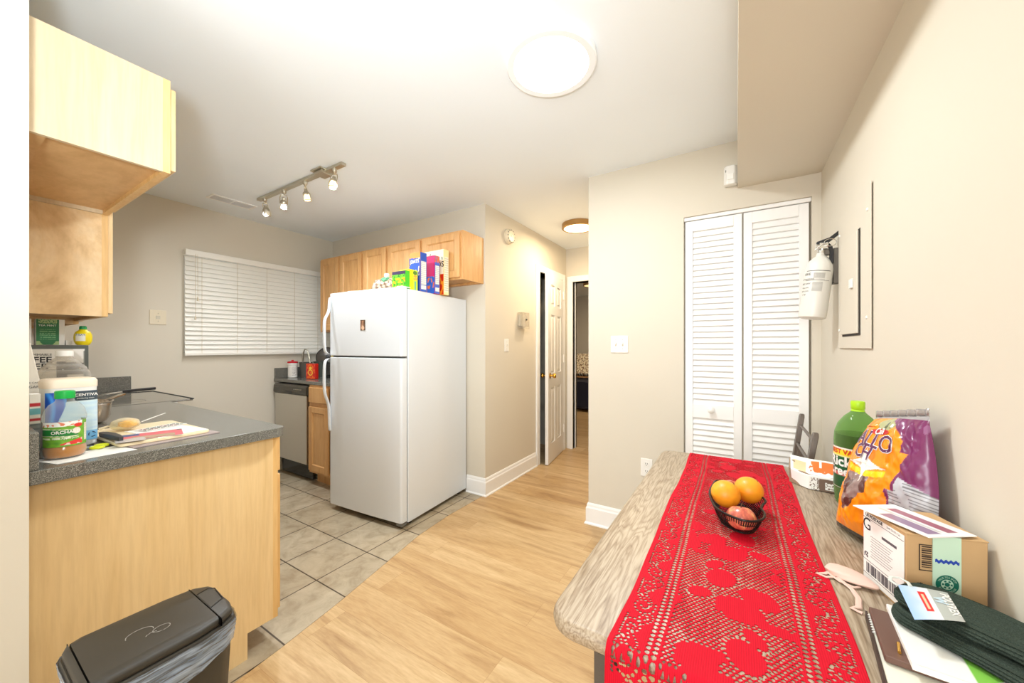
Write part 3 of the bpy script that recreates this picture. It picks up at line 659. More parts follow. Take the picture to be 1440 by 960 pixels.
# breaker panel on the right wall (faces -x)
ep = empty('breaker_panel', (0.38, 1.855, 1.515), label='beige painted electrical breaker panel with ajar inner door on the right wall', cat='breaker panel')
M['wallp'] = M['wall']
MB().box((-0.007, -0.222, -0.275), (-0.004, 0.222, 0.275)).box((-0.004, -0.205, -0.26), (0.001, 0.205, 0.26)).build('cover_plate', M['wall'], ep, bevel=0.002)
MB().box((-0.0090, -0.107, -0.228), (-0.0071, 0.145, 0.152)).build('door_gap', M['slot'], ep)
dd = MB().box((-0.0150, -0.096, -0.220), (-0.0091, 0.142, 0.148)).build('door', M['wall'], ep, bevel=0.002)
bx('latch', (-0.022, -0.052, -0.052), (-0.0151, -0.020, -0.018), M['white'], dd, 0.002)
for y, z in ((-0.19, 0.19), (-0.18, -0.17), (0.2, 0.2), (0.2, -0.2)): MB().lathe([(0.006, 0), (0.005, 0.003), (0, 0.004)], m=Matrix.Rotation(R(-90), 4, 'Y'), c=(-0.007, y, z), n=12).build('screw', M['white'], ep)
# fire extinguisher
fx = empty('fire_extinguisher', (0.314, 2.105, 1.60), label='white fire extinguisher hung on the right wall beside the closet', cat='fire extinguisher')
rt = Matrix.Rotation(R(7), 4, 'Y') @ Matrix.Rotation(R(-2), 4, 'X')
r_ = 0.050
cyl = MB().lathe([(0.0, -0.232), (r_-0.012, -0.232), (r_-0.002, -0.226), (r_, -0.215), (r_, -0.012), (r_-0.003, 0.008), (r_-0.010, 0.024), (r_-0.022, 0.038), (0.019, 0.047), (0.016, 0.062)], m=rt, n=40).build('cylinder', mat('extinguisher_white', (222, 219, 210), 0.35), fx)
nk = MB().lathe([(0.017, 0.060), (0.017, 0.078), (0.012, 0.082), (0.012, 0.095)], m=rt, n=20).box((-0.015, -0.03, 0.075), (0.015, 0.02, 0.10), m=rt).build('valve', M['chrome'], fx)
MB().lathe([(0.014, 0), (0.014, 0.01), (0, 0.011)], m=rt @ Matrix.Translation((-0.015, -0.01, 0.088)) @ Matrix.Rotation(R(-90), 4, 'Y'), n=20).build('gauge', M['chrome'], fx)
MB().rings([[rt @ Vector(q) for q in ((x-0.0, y-w2, z), (x-0.0, y+w2, z), (x-0.004, y+w2, z+0.015), (x-0.004, y-w2, z+0.015))] for x, y, z, w2 in ((-0.02, -0.01, 0.092, 0.012), (0.02, -0.01, 0.110, 0.014), (0.046, -0.01, 0.138, 0.014))]).build('lever', M['ink'], fx)
MB().rings([[rt @ Vector(q) for q in ((x, -0.028, z), (x, -0.01, z), (x+0.012, -0.01, z), (x+0.012, -0.028, z))] for x, z in ((0.004, 0.10), (0.018, 0.085), (0.026, 0.05), (0.028, 0.02), (0.026, 0.0))]).build('grip', M['ink'], fx)
MB().tube([rt @ Vector((0.02+0.021*math.cos(a), -0.034, 0.10+0.016*math.sin(a))) for a in [2*PI*k/24 for k in range(24)]], 0.0016, 6, closed=True).build('pull_ring', M['chrome'], fx)
MB().tube([rt @ Vector(q) for q in ((0.01, -0.034, 0.10), (-0.01, -0.036, 0.09), (-0.03, -0.040, 0.066))], 0.005, 8, flat=0.3).build('seal_tag', M['paper'], fx)
MB().box((0.044, -0.020, -0.08), (0.066, 0.020, 0.075)).box((0.014, -0.018, 0.050), (0.05, 0.018, 0.074)).build('wall_bracket', mat('bracket_grey', (104, 98, 88), 0.5), fx, bevel=0.003)
def cylfn(rot, r, c0, off=0.0006, sgn=1):
    return lambda x, z: rot @ Vector(((r+off)*math.sin(c0+sgn*x/r), -(r+off)*math.cos(c0+sgn*x/r), z))
for body, s, cc, z in (('FIRE', 0.016, -0.95, -0.04), ('EXTINGUISHER', 0.0085, -0.95, -0.062), ('ABC DRY', 0.010, -1.0, -0.082), ('PULL PIN', 0.008, -1.0, -0.10), ('AIM LOW', 0.008, -1.0, -0.115), ('110', 0.012, -1.05, -0.13)):
    fn = cylfn(rt, r_, cc); text(body, s, (lambda fn, z: lambda x, y: fn(x, y+z))(fn, z), M['ink'], cyl)
lb = MB(); lf = cylfn(rt, r_, -0.15)
for z0, z1 in ((-0.026, -0.0235), (-0.068, -0.0665)):
    lb.rings([[lf(x, z0) for x in [-0.045+0.09*k/12 for k in range(13)]], [lf(x, z1) for x in [-0.045+0.09*k/12 for k in range(13)]]], cap=False, closed=False)
for k in range(9):
    z = -0.035-0.003*k if k < 8 else -0.062
    lb.rings([[lf(x, z) for x in [-0.015+0.04*q/8 for q in range(9)]], [lf(x, z-0.0008) for x in [-0.015+0.04*q/8 for q in range(9)]]], cap=False, closed=False)
for k in range(12):
    z = -0.075-0.0035*k
    lb.rings([[lf(x, z) for x in [-0.015+0.036*q/8 for q in range(9)]], [lf(x, z-0.0008) for x in [-0.015+0.036*q/8 for q in range(9)]]], cap=False, closed=False)
lb.build('label_print', mat('print_grey', (66, 64, 60), 0.6), cyl, smooth=False)

# ------------------------------------------------------------------ bedroom glimpse
bd = empty('bed', (-2.6, 6.9, 0), label='bed with a dark navy cover seen through the far doorway', cat='bed')
bx('mattress', (-1.2, -0.2, 0.10), (1.2, 1.3, 0.52), M['paper'], bd, 0.04)
MB().grid(lambda u, v: (-1.24+2.48*u, -0.24 + (0.0 if v < 0.3 else (v-0.3)/0.7*0.95), (0.06+0.5*v/0.3 if v < 0.3 else 0.56) + 0.02*noise.noise(Vector((u*14, v*7, 0)))), 60, 30).build('cover', mat('navy_cover', (34, 36, 52), 0.9), bd, solid=0.02)
bx('headboard', (-1.25, 1.30, 0.0), (1.25, 1.36, 0.85), M['maple_oak'], bd, 0.01)
def pillowcol(u, v):
    n = noise.noise(Vector((u*40, v*22, 5)))
    return (0.90, 0.85, 0.74) if n > -0.08 else ((0.32, 0.22, 0.16) if noise.noise(Vector((u*60, v*30, 9))) > 0 else (0.62, 0.46, 0.3))
pw = MB().grid(lambda u, v: (-0.6+1.2*u, 0.22+0.35*v + 0.06*math.sin(PI*u), 0.575+0.40*v), 110, 50, pillowcol).build('pillow', vcol('pillow_print', 0.9), None, solid=0.10)
pw.location = (-2.75, 6.97, 0.085); tag(pw, 'cream pillow with a dark speckled print on the navy bed', 'pillow')
# ------------------------------------------------------------------ dining table
TZ = 0.76
tb = empty('dining_table', (0.04, 1.24, 0), label='rectangular dining table with pale taupe oak top against the right wall', cat='table')
def rrect(x0, x1, y0, y1, r, n=8):
    pts = []
    for cx, cy, a0 in ((x1-r, y1-r, 0), (x0+r, y1-r, PI/2), (x0+r, y0+r, PI), (x1-r, y0+r, 1.5*PI)):
        for k in range(n+1):
            a = a0 + PI/2*k/n; pts.append((cx+r*math.cos(a), cy+r*math.sin(a)))
    return pts
X0, X1, Y0, Y1 = -0.300, 0.374, 0.598, 1.858
rs = []
for ins, z in ((0.010, TZ-0.034), (0.002, TZ-0.026), (0.0, TZ-0.017), (0.001, TZ-0.010), (0.004, TZ-0.004), (0.010, TZ)):
    rs.append([(x-0.04, y-1.24, z) for x, y in rrect(X0+ins, X1-ins, Y0+ins, Y1-ins, 0.055-ins)])
MB().rings(rs).build('tabletop', M['tablewood'], tb, ang=60)
for x in (-0.208, 0.318):
    for y in (0.678, 1.775):
        bx('leg', (x-0.04-0.019, y-1.24-0.019, 0.0), (x-0.04+0.019, y-1.24+0.019, TZ-0.034), M['legmetal'], tb, 0.004)
MB().box((-0.235, -0.568, TZ-0.075), (0.275, -0.556, TZ-0.034)).box((-0.235, 0.525, TZ-0.075), (0.275, 0.537, TZ-0.034)).box((-0.254, -0.55, TZ-0.075), (-0.242, 0.52, TZ-0.034)).box((0.272, -0.55, TZ-0.075), (0.284, 0.52, TZ-0.034)).build('apron', M['legmetal'], tb, smooth=False)

# ------------------------------------------------------------------ red lace runner: a real net of holes
def make_runner():
    W2 = 0.172; cx = -0.008
    ya, yb = 1.866, 0.594           # far and near edge of the table
    drop_far, drop_near = 0.10, 0.26
    L = drop_far + (ya-yb) + drop_near
    st = 0.00145
    nu = int(2*W2/st); nv = int(L/st)
    import numpy as np
    S = np.linspace(-W2, W2, nu+1); T = np.linspace(0, L, nv+1)
    G = np.full((nu+1, nv+1), 1.0, dtype=np.float32)
    ov = np.full((nu+1, nv+1), 0, dtype=bool)
    def hole(s, t, a, b, ang=0.0):
        if abs(s) > W2-0.007: return
        R_ = max(a, b)*1.6
        i0, i1 = int((s-R_+W2)/st), int((s+R_+W2)/st)+2
        j0, j1 = int((t-R_)/st), int((t+R_)/st)+2
        i0, j0 = max(i0, 0), max(j0, 0); i1, j1 = min(i1, nu+1), min(j1, nv+1)
        if i0 >= i1 or j0 >= j1: return
        ds = S[i0:i1, None]-s; dt = T[None, j0:j1]-t
        c, q = math.cos(ang), math.sin(ang)
        d = np.sqrt(((ds*c+dt*q)/a)**2 + ((-ds*q+dt*c)/b)**2)
        G[i0:i1, j0:j1] = np.minimum(G[i0:i1, j0:j1], d*0.5)
    rng = random.Random(11)
    # two ladders of big paired holes
    for sgn in (-1, 1):
        for k in range(int(L/0.0102)):
            t = 0.01+k*0.0102
            s0 = sgn*0.106
            hole(s0-0.0055, t, 0.0036, 0.0037); hole(s0+0.0055, t+0.0051, 0.0036, 0.0037)
            if k % 2 == 0: pass
    # centre field: blobs (solid flowers and leaves) in a hole mesh
    blobs = []
    t0 = 0.04
    k = 0
    while t0 < L+0.05:
        f = 1 if k % 2 else -1
        blobs += [(-0.020*f, t0+0.015, 0.026, 0.034, 0.3*f), (0.045*f, t0+0.055, 0.030, 0.024, 0.7*f), (-0.055*f, t0+0.085, 0.022, 0.017, -0.5*f),
                  (0.012*f, t0+0.105, 0.034, 0.030, 0.2*f),
                  (0.034*f, t0+0.172, 0.014, 0.024, -0.6*f), (0.066*f, t0+0.13, 0.010, 0.010, 0)]
        t0 += 0.205; k += 1
    def inblob(s, t, grow=1.0):
        best = 9
        for bs, bt, a, b, g in blobs:
            if abs(t-bt) > 0.06: continue
            c, q = math.cos(g), math.sin(g); ds, dt = s-bs, t-bt
            d = math.sqrt(((ds*c+dt*q)/a)**2 + ((-ds*q+dt*c)/b)**2)
            best = min(best, d)
        return best
    row = 0; t = 0.004
    while t < L:
        s = -0.090 + (0.0041 if row % 2 else 0)
        while s < 0.091:
            n = noise.noise(Vector((s*18, t*18, 2)))
            if inblob(s, t) > 1.18 and n > -0.42:
                r = 0.0023 + 0.0006*n
                hole(s, t, r*0.95, r*1.15, 0.5)
            s += 0.0082
        t += 0.0062; row += 1
    for bs, bt, a, b, g in blobs[::2]:
        m = int(2*PI*max(a, b)/0.0088)
        for i in range(m):
            w = 2*PI*i/m; x, y = 1.12*a*math.cos(w), 1.12*b*math.sin(w)
            c, q = math.cos(g), math.sin(g); s, t = bs + x*c - y*q, bt + x*q + y*c
            if abs(s) < 0.088 and inblob(s, t) > 1.05: hole(s, t, 0.0026, 0.0024, w)
    # side borders: scrolls of dotted lines
    for sgn in (-1, 1):
        t0 = 0.03; k = 0
        while t0 < L:
            for (ds, dt, r0, turns, ph) in ((0.0, 0.0, 0.021, 1.55, 0.4), (0.004, 0.062, 0.017, 1.3, 2.6), (-0.010, 0.034, 0.010, 1.0, 4.0), (0.011, 0.094, 0.010, 1.1, 1.0)):
                a = 0.0; L_ = 0
                while a < turns*2*PI:
                    r = r0*(1 - a/(turns*2*PI)*0.82)
                    s = sgn*(0.142+ds) + r*math.cos(a+ph*sgn); t = t0+dt+r*1.25*math.sin(a+ph*sgn)
                    if 0.1195 < abs(s) < 0.163: hole(s, t, 0.0021, 0.0026, a+ph*sgn)
                    a += 0.0078/max(r, 0.0048)
            for i in range(26):
                s = sgn*(0.128+0.010*math.sin(i*0.5+k)+0.0007*i); t = t0+0.02+i*0.0058
                if i < 20: hole(s, t, 0.0018, 0.0021, 0.6)
            t0 += 0.122; k += 1
        for kk in range(int(L/0.0064)):
            if noise.noise(Vector((kk*0.11, sgn, 1))) > 0.0: hole(sgn*0.1605, kk*0.0064, 0.0016, 0.0024)
    # path across the table and down both ends
    rb = 0.014; zt = TZ+0.0014
    def path(t):
        if t < drop_far: return (ya+0.002, zt-rb*0.5-(drop_far-t))
        u = t-drop_far
        if u < (ya-yb):
            y = ya-u; z = zt
            e = min(y-yb+0.0, ya-y)
            if e < rb: z = zt - (rb-math.sqrt(max(0, rb*rb-(rb-e)**2)))
            return (y, z)
        return (yb-0.003, zt-rb-(u-(ya-yb)))
    bm = bmesh.new(); V = [[None]*(nv+1) for _ in range(nu+1)]
    hol = G < 0.5
    for j in range(nv+1):
        y, z = path(float(T[j]))
        over = max(0.0, (zt-0.02)-z)
        for i in range(nu+1):
            s = float(S[i])
            wob = 0.0025*math.sin(y*9.0)*min(1, abs(s)/0.1) + 0.003*noise.noise(Vector((y*6, 3.3 if s > 0 else 8.1, 0)))
            zz = z + (0.0012*max(0, noise.noise(Vector((s*14, y*9, 4)))))*(over == 0)
            yy = y - (min(over, 0.15)*(0.10+0.10*math.sin(s*42+0.6)))*(1 if t < 0.5 or y < 1 else -1)*(over > 0)
            V[i][j] = bm.verts.new((cx+s+wob*(1 if s > 0 else 1)*abs(s)/W2, yy, zz))
    # snap rim vertices of each hole onto the outline, drop the faces inside
    keep = ~hol
    for i in range(nu):
        for j in range(nv):
            k = [(i, j), (i+1, j), (i+1, j+1), (i, j+1)]
            kk = [q for q in k if keep[q]]
            if len(kk) == 4: bm.faces.new([V[a][b] for a, b in k])
            elif len(kk) == 3: bm.faces.new([V[a][b] for a, b in kk])
    bmesh.ops.delete(bm, geom=[v for v in bm.verts if not v.link_faces], context='VERTS')
    me = bpy.data.meshes.new('table_runner'); bm.to_mesh(me); bm.free()
    for p in me.polygons: p.use_smooth = True
    o = bpy.data.objects.new('table_runner', me); C.objects.link(o)
    m, t_, b = nt('red_lace')
    mp = coords(t_, (1, 1, 1)); wv = tex(t_, 'Wave', mp, Scale=95, Distortion=0.4); wv.bands_direction = 'X'
    r = ramp(t_, [(0.2, (190, 6, 33)), (0.8, (204, 9, 38))]); t_.links.new(wv.outputs['Fac'], r.inputs['Fac'])
    t_.links.new(r.outputs['Color'], b.inputs['Base Color']); b.inputs['Roughness'].default_value = 0.75; b.inputs['Specular IOR Level'].default_value = 0.2
    b.inputs['Sheen Weight'].default_value = 0.0; b.inputs['Sheen Tint'].default_value = rgb(255, 120, 130)
    bp = t_.nodes.new('ShaderNodeBump'); bp.inputs['Strength'].default_value = 0.2; bp.inputs['Distance'].default_value = 0.001
    t_.links.new(wv.outputs['Fac'], bp.inputs['Height']); t_.links.new(bp.outputs['Normal'], b.inputs['Normal'])
    me.materials.append(m)
    md = o.modifiers.new('s', 'SOLIDIFY'); md.thickness = 0.0011; md.offset = 1
    return tag(o, 'red openwork lace runner lying lengthwise over the taupe table', 'table runner')
make_runner()

# ------------------------------------------------------------------ fruit basket
RZ = TZ+0.0055
bk = empty('fruit_basket', (0.0, 1.21, RZ), label='small black wire fruit basket on the red lace runner', cat='basket')
rim = [(-0.063, 1.300), (-0.052, 1.345), (-0.012, 1.352), (0.030, 1.335), (0.052, 1.283), (0.068, 1.238), (0.056, 1.185), (0.061, 1.135), (0.050, 1.092), (0.021, 1.070), (-0.012, 1.080), (-0.042, 1.108), (-0.058, 1.155), (-0.068, 1.225)]
rim = [(x, y-1.21) for x, y in rim]
def smooth_closed(pts, n=6):
    out = []; N = len(pts)
    for i in range(N):
        p0, p1, p2, p3 = (Vector(pts[(i+k) % N]) for k in (-1, 0, 1, 2))
        for q in range(n):
            t = q/n; out.append(0.5*((2*p1)+(p2-p0)*t+(2*p0-5*p1+4*p2-p3)*t*t+(3*p1-p0-3*p2+p3)*t**3))
    return out
rc = smooth_closed([Vector((x, y, 0)) for x, y in rim])
bwire = mat('black_wire', (38, 34, 32), 0.4, 0.6)
def lvl(f, z): return [Vector((p.x*f, p.y*f, z)) for p in rc]
MB().tube(lvl(1.0, 0.052), 0.0030, 8, closed=True).build('rim', bwire, bk)
b = MB(); b.tube(lvl(0.70, 0.003), 0.0022, 6, closed=True); b.tube(lvl(0.82, 0.018), 0.0011, 5, closed=True); b.tube(lvl(0.90, 0.033), 0.0011, 5, closed=True)
N = len(rc)
for i in range(0, N, 1):
    p = rc[i]; q = rc[(i+3) % N]; q2 = rc[(i-3) % N]
    b.tube([Vector((p.x*0.70, p.y*0.70, 0.003)), Vector((q.x*0.86, q.y*0.86, 0.026)), Vector((q.x, q.y, 0.052))], 0.0011, 4)
    b.tube([Vector((p.x*0.70, p.y*0.70, 0.003)), Vector((q2.x*0.86, q2.y*0.86, 0.026)), Vector((q2.x, q2.y, 0.052))], 0.0007, 4)
ys = [p.y*0.70 for p in rc]
for k in range(-9, 10):
    y = k*0.0095
    xs_ = []
    for i in range(N):
        a, c = rc[i]*0.70, rc[(i+1) % N]*0.70
        if (a.y-y)*(c.y-y) < 0: xs_.append(a.x+(c.x-a.x)*(y-a.y)/(c.y-a.y))
    if len(xs_) >= 2: b.tube([(min(xs_), y, 0.003), (max(xs_), y, 0.003)], 0.0007, 4)
for k in range(-4, 5): b.tube([(k*0.009, -0.085, 0.0035), (k*0.009, 0.085, 0.0035)], 0.0007, 4)
b.build('wire_mesh', bwire, bk, smooth=True)
def orangemat():
    m, t, b = nt('orange_peel'); mp = coords(t, (1, 1, 1)); n = tex(t, 'Noise', mp, Scale=22, Detail=2)
    r = ramp(t, [(0.3, (246, 150, 22)), (0.7, (252, 172, 36))]); t.links.new(n.outputs['Fac'], r.inputs['Fac']); t.links.new(r.outputs['Color'], b.inputs['Base Color'])
    b.inputs['Roughness'].default_value = 0.42; v = tex(t, 'Voronoi', mp, Scale=320); bp = t.nodes.new('ShaderNodeBump'); bp.inputs['Strength'].default_value = 0.25; bp.inputs['Distance'].default_value = 0.0006
    t.links.new(v.outputs['Distance'], bp.inputs['Height']); t.links.new(bp.outputs['Normal'], b.inputs['Normal']); return m
def applemat():
    m, t, b = nt('apple_skin'); mp = coords(t, (1, 1, 0.22)); n = tex(t, 'Noise', mp, Scale=90, Detail=4, Roughness=0.6)
    r = ramp(t, [(0.38, (168, 34, 36)), (0.52, (200, 72, 54)), (0.66, (226, 160, 100))]); t.links.new(n.outputs['Fac'], r.inputs['Fac'])
    mp2 = coords(t, (1, 1, 1)); n2 = tex(t, 'Noise', mp2, Scale=24, Detail=2); r2 = ramp(t, [(0.42, (255, 255, 255)), (0.62, (236, 170, 120))]); t.links.new(n2.outputs['Fac'], r2.inputs['Fac'])
    t.links.new(mixc(t, r.outputs['Color'], (0.84, 0.50, 0.30, 1), 0.18), b.inputs['Base Color']); b.inputs['Roughness'].default_value = 0.28; return m
OM, AM = orangemat(), applemat()
def orange(label, x, y, z, r):
    o = MB().lathe([(r*math.sin(PI*k/24)*(1.0), -r*0.97*math.cos(PI*k/24) + (0.002 if k == 24 else 0)) for k in range(25)], n=40).build('orange', OM, None, ang=80)
    o.location = (x, y, z); o.rotation_euler = (0.5, 0.3, 1.0)
    s = MB().lathe([(0.0035, 0), (0.0025, 0.0015), (0.0, 0.002)], c=(0, 0, r*0.965), n=10).build('stem_scar', mat('stem_green', (120, 110, 50), 0.8), o)
    return tag(o, label, 'orange', 'oranges in the basket')
orange('orange resting in the left of the wire basket, touching its rim', -0.027, 1.212, TZ+0.066, 0.0375)
orange('orange at the far right of the basket, further from the whole apple', 0.030, 1.276, TZ+0.067, 0.0375)
def apple(label, x, y, z, r, rot):
    prof = []
    for k in range(29):
        a = PI*k/28; rr = r*math.sin(a)*(1+0.06*math.cos(a)); zz = -r*0.88*math.cos(a)
        if a > PI*0.80: zz -= r*0.42*((a-PI*0.80)/(PI*0.20))**1.6
        if a < PI*0.12: zz += r*0.18*(1-a/(PI*0.12))
        prof.append((rr, zz))
    o = MB().lathe(prof, n=40).build('apple', AM, None, ang=80); o.location = (x, y, z); o.rotation_euler = rot
    MB().tube([(0, 0, r*0.45), (0.001, 0, r*0.75), (0.004, 0.001, r*1.0)], [0.0012, 0.0011, 0.0016], 6).build('stem', mat('stem_brown', (84, 56, 34), 0.8), o)
    return tag(o, label, 'apple', 'apples in the basket')
apple('red streaked apple with a short stem at the near end of the basket', 0.010, 1.118, TZ+0.044, 0.0345, (-0.25, 0.12, 0.6))
apple('reddish apple mostly hidden behind the two oranges in the basket', -0.014, 1.324, TZ+0.046, 0.027, (0.3, 0.5, 0))

# ------------------------------------------------------------------ soda bottle
so = empty('soda_bottle', (0.312, 1.49, TZ), label='large green soda bottle with a lime green cap beside the chip bag', cat='bottle')
sodaP = [(0.0, 0.004), (0.030, 0.0), (0.046, 0.004), (0.053, 0.018), (0.055, 0.05), (0.0545, 0.075), (0.054, 0.17), (0.0555, 0.20), (0.054, 0.225), (0.046, 0.252), (0.032, 0.274), (0.019, 0.287), (0.0145, 0.293), (0.0135, 0.305)]
MB().lathe(sodaP, n=48, cap=False).build('bottle_body', clear('green_plastic', (176, 214, 150), 0.05, 0.14), so, ang=60)
MB().lathe([(0.0, 0.006), (0.045, 0.007), (0.052, 0.02), (0.0535, 0.05), (0.053, 0.2), (0.052, 0.222), (0.0, 0.223)], n=48, cap=False).build('soda', mat('green_soda', (104, 108, 30), 0.15), so)
MB().lathe([(0.0165, 0.292), (0.0165, 0.293), (0.0145, 0.297), (0.0165, 0.300), (0.0168, 0.318), (0.015, 0.322), (0.0, 0.322)], n=40).build('cap', mat('lime_cap', (172, 220, 30), 0.4), so)
def sodalab(u, v):
    # u around (0..1 over the visible side), v bottom..top
    if v > 0.965 or v < 0.015: return (0.93, 0.90, 0.85)
    if v > 0.80: return (0.98, 0.86, 0.18)
    if v > 0.775: return (0.90, 0.88, 0.6)
    if v < 0.05: return (0.15, 0.35, 0.12)
    if 0.30 < v < 0.40: return (0.86, 0.66, 0.62) if noise.noise(Vector((u*40, v*20, 0))) > -0.1 else (0.75, 0.16, 0.2)
    return (0.05, 0.36, 0.20) if noise.noise(Vector((u*9, v*4, 3))) > -0.25 else (0.10, 0.24, 0.10)
LA0 = -2.2
lab = MB().grid(lambda u, v: (0.0560*math.sin(LA0+u*4.4), -0.0560*math.cos(LA0+u*4.4), 0.062+0.122*v), 60, 60, sodalab).build('label', vcol('soda_label', 0.35), so)
sf = lambda c0, dz: (lambda x, y: Vector((0.0566*math.sin(c0+x/0.056), -0.0566*math.cos(c0+x/0.056), dz+y)))
for body, s, c0, z, mm, bo in (('BEST VALUE', 0.019, -0.72, 0.171, mat('label_red', (206, 60, 20), 0.5), 0.0008), ('Rick', 0.040, -1.05, 0.141, M['paper'], 0.0012), ('Creek', 0.036, -1.02, 0.113, M['paper'], 0.0010)):
    text(body, s, sf(c0, z), mm, lab, bold=bo)

# ------------------------------------------------------------------ chip bag
cb = empty('chip_bag', (0.31, 1.20, TZ), label='crumpled orange and purple bag of tortilla chips leaning on the right wall', cat='chip bag')
A_, B_, D_, E_ = Vector((0.228, 1.300, 0.006)), Vector((0.338, 1.100, 0.006)), Vector((0.318, 1.345, 0.298)), Vector((0.352, 1.135, 0.338))
off = Vector((0.31, 1.20, 0))
nrm = ((B_-A_).cross(D_-A_)).normalized()
if nrm.x > 0: nrm = -nrm
def bagpt(u, v, side):
    p = A_*(1-u)*(1-v) + B_*u*(1-v) + D_*(1-u)*v + E_*u*v
    lb_ = 1-abs(2*u-1)**2.6; lv = 1-abs(2*v-1)**2.8 if v > 0.5 else 1-abs(2*v-1)**4
    th = 0.052*max(0, lb_)**0.6*max(0, lv)**0.6
    # outline: right side bellies out at half height
    p = p + (B_-A_).normalized()*(0.030*(u-0.35)*math.sin(PI*min(1, v*1.05)))
    cr = noise.noise(Vector((u*5+side*7, v*5, 1.7)))*0.014 + abs(noise.noise(Vector((u*11, v*8, side*3+4))))*-0.009 + noise.noise(Vector((u*24+side, v*21, 9)))*0.003
    if side > 0 and 0.08 < u < 0.66 and 0.58 < v < 0.88: cr *= 0.35
    edge = min(1, min(u, 1-u)*7)*min(1, min(v, 1-v)*6)
    k = (th + cr*edge)*side*(1.0 if side > 0 else 0.45)
    q = p + nrm*k
    q.x = min(q.x, 0.3765); q.z = max(q.z, 0.003)
    return q - off
def star(u, v, cu, cv):
    x, y = (u-cu), (v-cv)
    return (abs(x)/0.30)**0.55 + (abs(y)/0.14)**0.55 < 1
def bagcol(u, v):
    n = noise.noise(Vector((u*9, v*7, 2)))
    edge_r = 0.74 + 0.07*math.sin(v*9+0.6) + (0.06 if 0.45 < v < 0.72 else 0) - max(0, (v-0.80))*0.9
    if v > 0.965: return (0.62, 0.60, 0.60)
    if u > edge_r:
        if v < 0.60 - (u-0.6)*0.25 and u > edge_r+0.03:
            return (0.74, 0.74, 0.76) if (v*46) % 1 > 0.28 or n > 0.25 else (0.45, 0.44, 0.46)
        return (0.46, 0.17, 0.36) if n > -0.25 else (0.56, 0.34, 0.50)
    if u < 0.03: return (0.80, 0.70, 0.62)
    d = ((u-0.55)/0.15)**2+((v-0.91)/0.055)**2
    if d < 1: return (0.36, 0.38, 0.26) if n > 0 else (0.66, 0.66, 0.46)
    if star(u, v, 0.40, 0.575): return (0.98, 0.96, 0.92)
    if 0.14 < u < 0.66 and abs(v-(0.505+0.10*(u-0.4)**2*6)) < 0.022: return (0.98, 0.80, 0.06)
    if 0.16 < u < 0.52 and 0.18 < v < 0.49 and v > 0.18+(u-0.16)*0.8 - 0.08 + 0.06*n:
        return (0.56, 0.46, 0.44) if n > -0.05 else (0.36, 0.22, 0.20)
    if v < 0.045: return (0.16, 0.14, 0.12)
    if n > 0.42: return (0.93, 0.48, 0.06)
    return (0.97, 0.57, 0.07)
MB().grid(lambda u, v: bagpt(u, v, 1), 150, 170, bagcol).build('bag_front', vcol('foil_print', 0.26, 0.6), cb, ang=70)
MB().grid(lambda u, v: bagpt(u, v, -1), 60, 60, lambda u, v: (0.46, 0.17, 0.36)).build('bag_back', bpy.data.materials['foil_print'], cb, ang=70)
MB().grid(lambda u, v: bagpt(u, 1, 1)+Vector((0.0, 0, 0.016*v)) + nrm*0.002*math.sin(u*40), 60, 2).build('top_seal', mat('foil_silver', (176, 170, 168), 0.25, 0.6), cb, solid=0.001)
def bagtext(body, size, cu, cv, ang, mm, k, bold):
    du, dv = (B_-A_).length, (D_-A_).length
    def fn(x, y):
        X, Y = x*math.cos(ang)-y*math.sin(ang), x*math.sin(ang)+y*math.cos(ang)
        u, v = cu+X/du, cv+Y/dv
        u = min(max(u, 0.005), 0.995); v = min(max(v, 0.0), 0.99)
        return bagpt(u, v, 1) + nrm*k
    return text(body, size, fn, mm, cb, bold=bold, sub=3, shear=0.1, spacing=0.95)
pur = mat('bag_purple', (92, 36, 84), 0.4)
bagtext('ALLO', 0.054, 0.45, 0.765, -0.12, M['paper'], 0.0012, 0.0022); bagtext('ALLO', 0.054, 0.45, 0.765, -0.12, pur, 0.0020, 0.0006)
bagtext('CH', 0.048, 0.33, 0.665, -0.12, M['paper'], 0.0012, 0.0020); bagtext('CH', 0.048, 0.33, 0.665, -0.12, pur, 0.0020, 0.0006)
def patch(cu, cv, ru, rv):
    return MB().grid(lambda a, r: bagpt(cu+ru*max(r, .02)*math.cos(2*PI*a), cv+rv*max(r, .02)*math.sin(2*PI*a), 1)+nrm*0.0014, 30, 3)
patch(0.50, 0.842, 0.15, 0.024).build('red_badge', mat('badge_red', (196, 26, 30), 0.4), cb)
bagtext('Cali', 0.022, 0.51, 0.842, 0.05, M['paper'], 0.0028, 0.0004)
bagtext('NET WT 11', 0.013, 0.60, 0.03, 0, M['paper'], 0.0016, 0.0004)

# ------------------------------------------------------------------ parcel
th_ = R(17)
bxm = Matrix.Translation((0.262, 0.940, TZ)) @ Matrix.Rotation(th_, 4, 'Z')
pc = empty('cardboard_box', (0.262, 0.940, TZ), th_, label='small taped cardboard parcel with a white shipping label beside the wall', cat='box')
PW, PD, PH = 0.115, 0.114, 0.146
MB().box((0, 0, 0), (PW, PD, PH)).build('box_body', M['card'], pc, bevel=0.0015)
MB().box((-0.001, -0.001, PH), (PW*0.5-0.0005, PD+0.001, PH+0.003)).build('flap', M['card'], pc, bevel=0.0008)
MB().box((PW*0.5+0.0005, -0.001, PH), (PW+0.001, PD+0.001, PH+0.002)).build('flap', M['card'], pc, bevel=0.0008)
tape = mat('mint_tape', (196, 224, 200), 0.25); dgreen = mat('tape_green', (0, 104, 84), 0.4)
MB().box((0.037, -0.0022, 0.0), (0.077, -0.0008, PH+0.0035)).box((0.037, -0.0022, PH+0.0032), (0.077, PD+0.002, PH+0.0042)).build('tape', tape, pc)
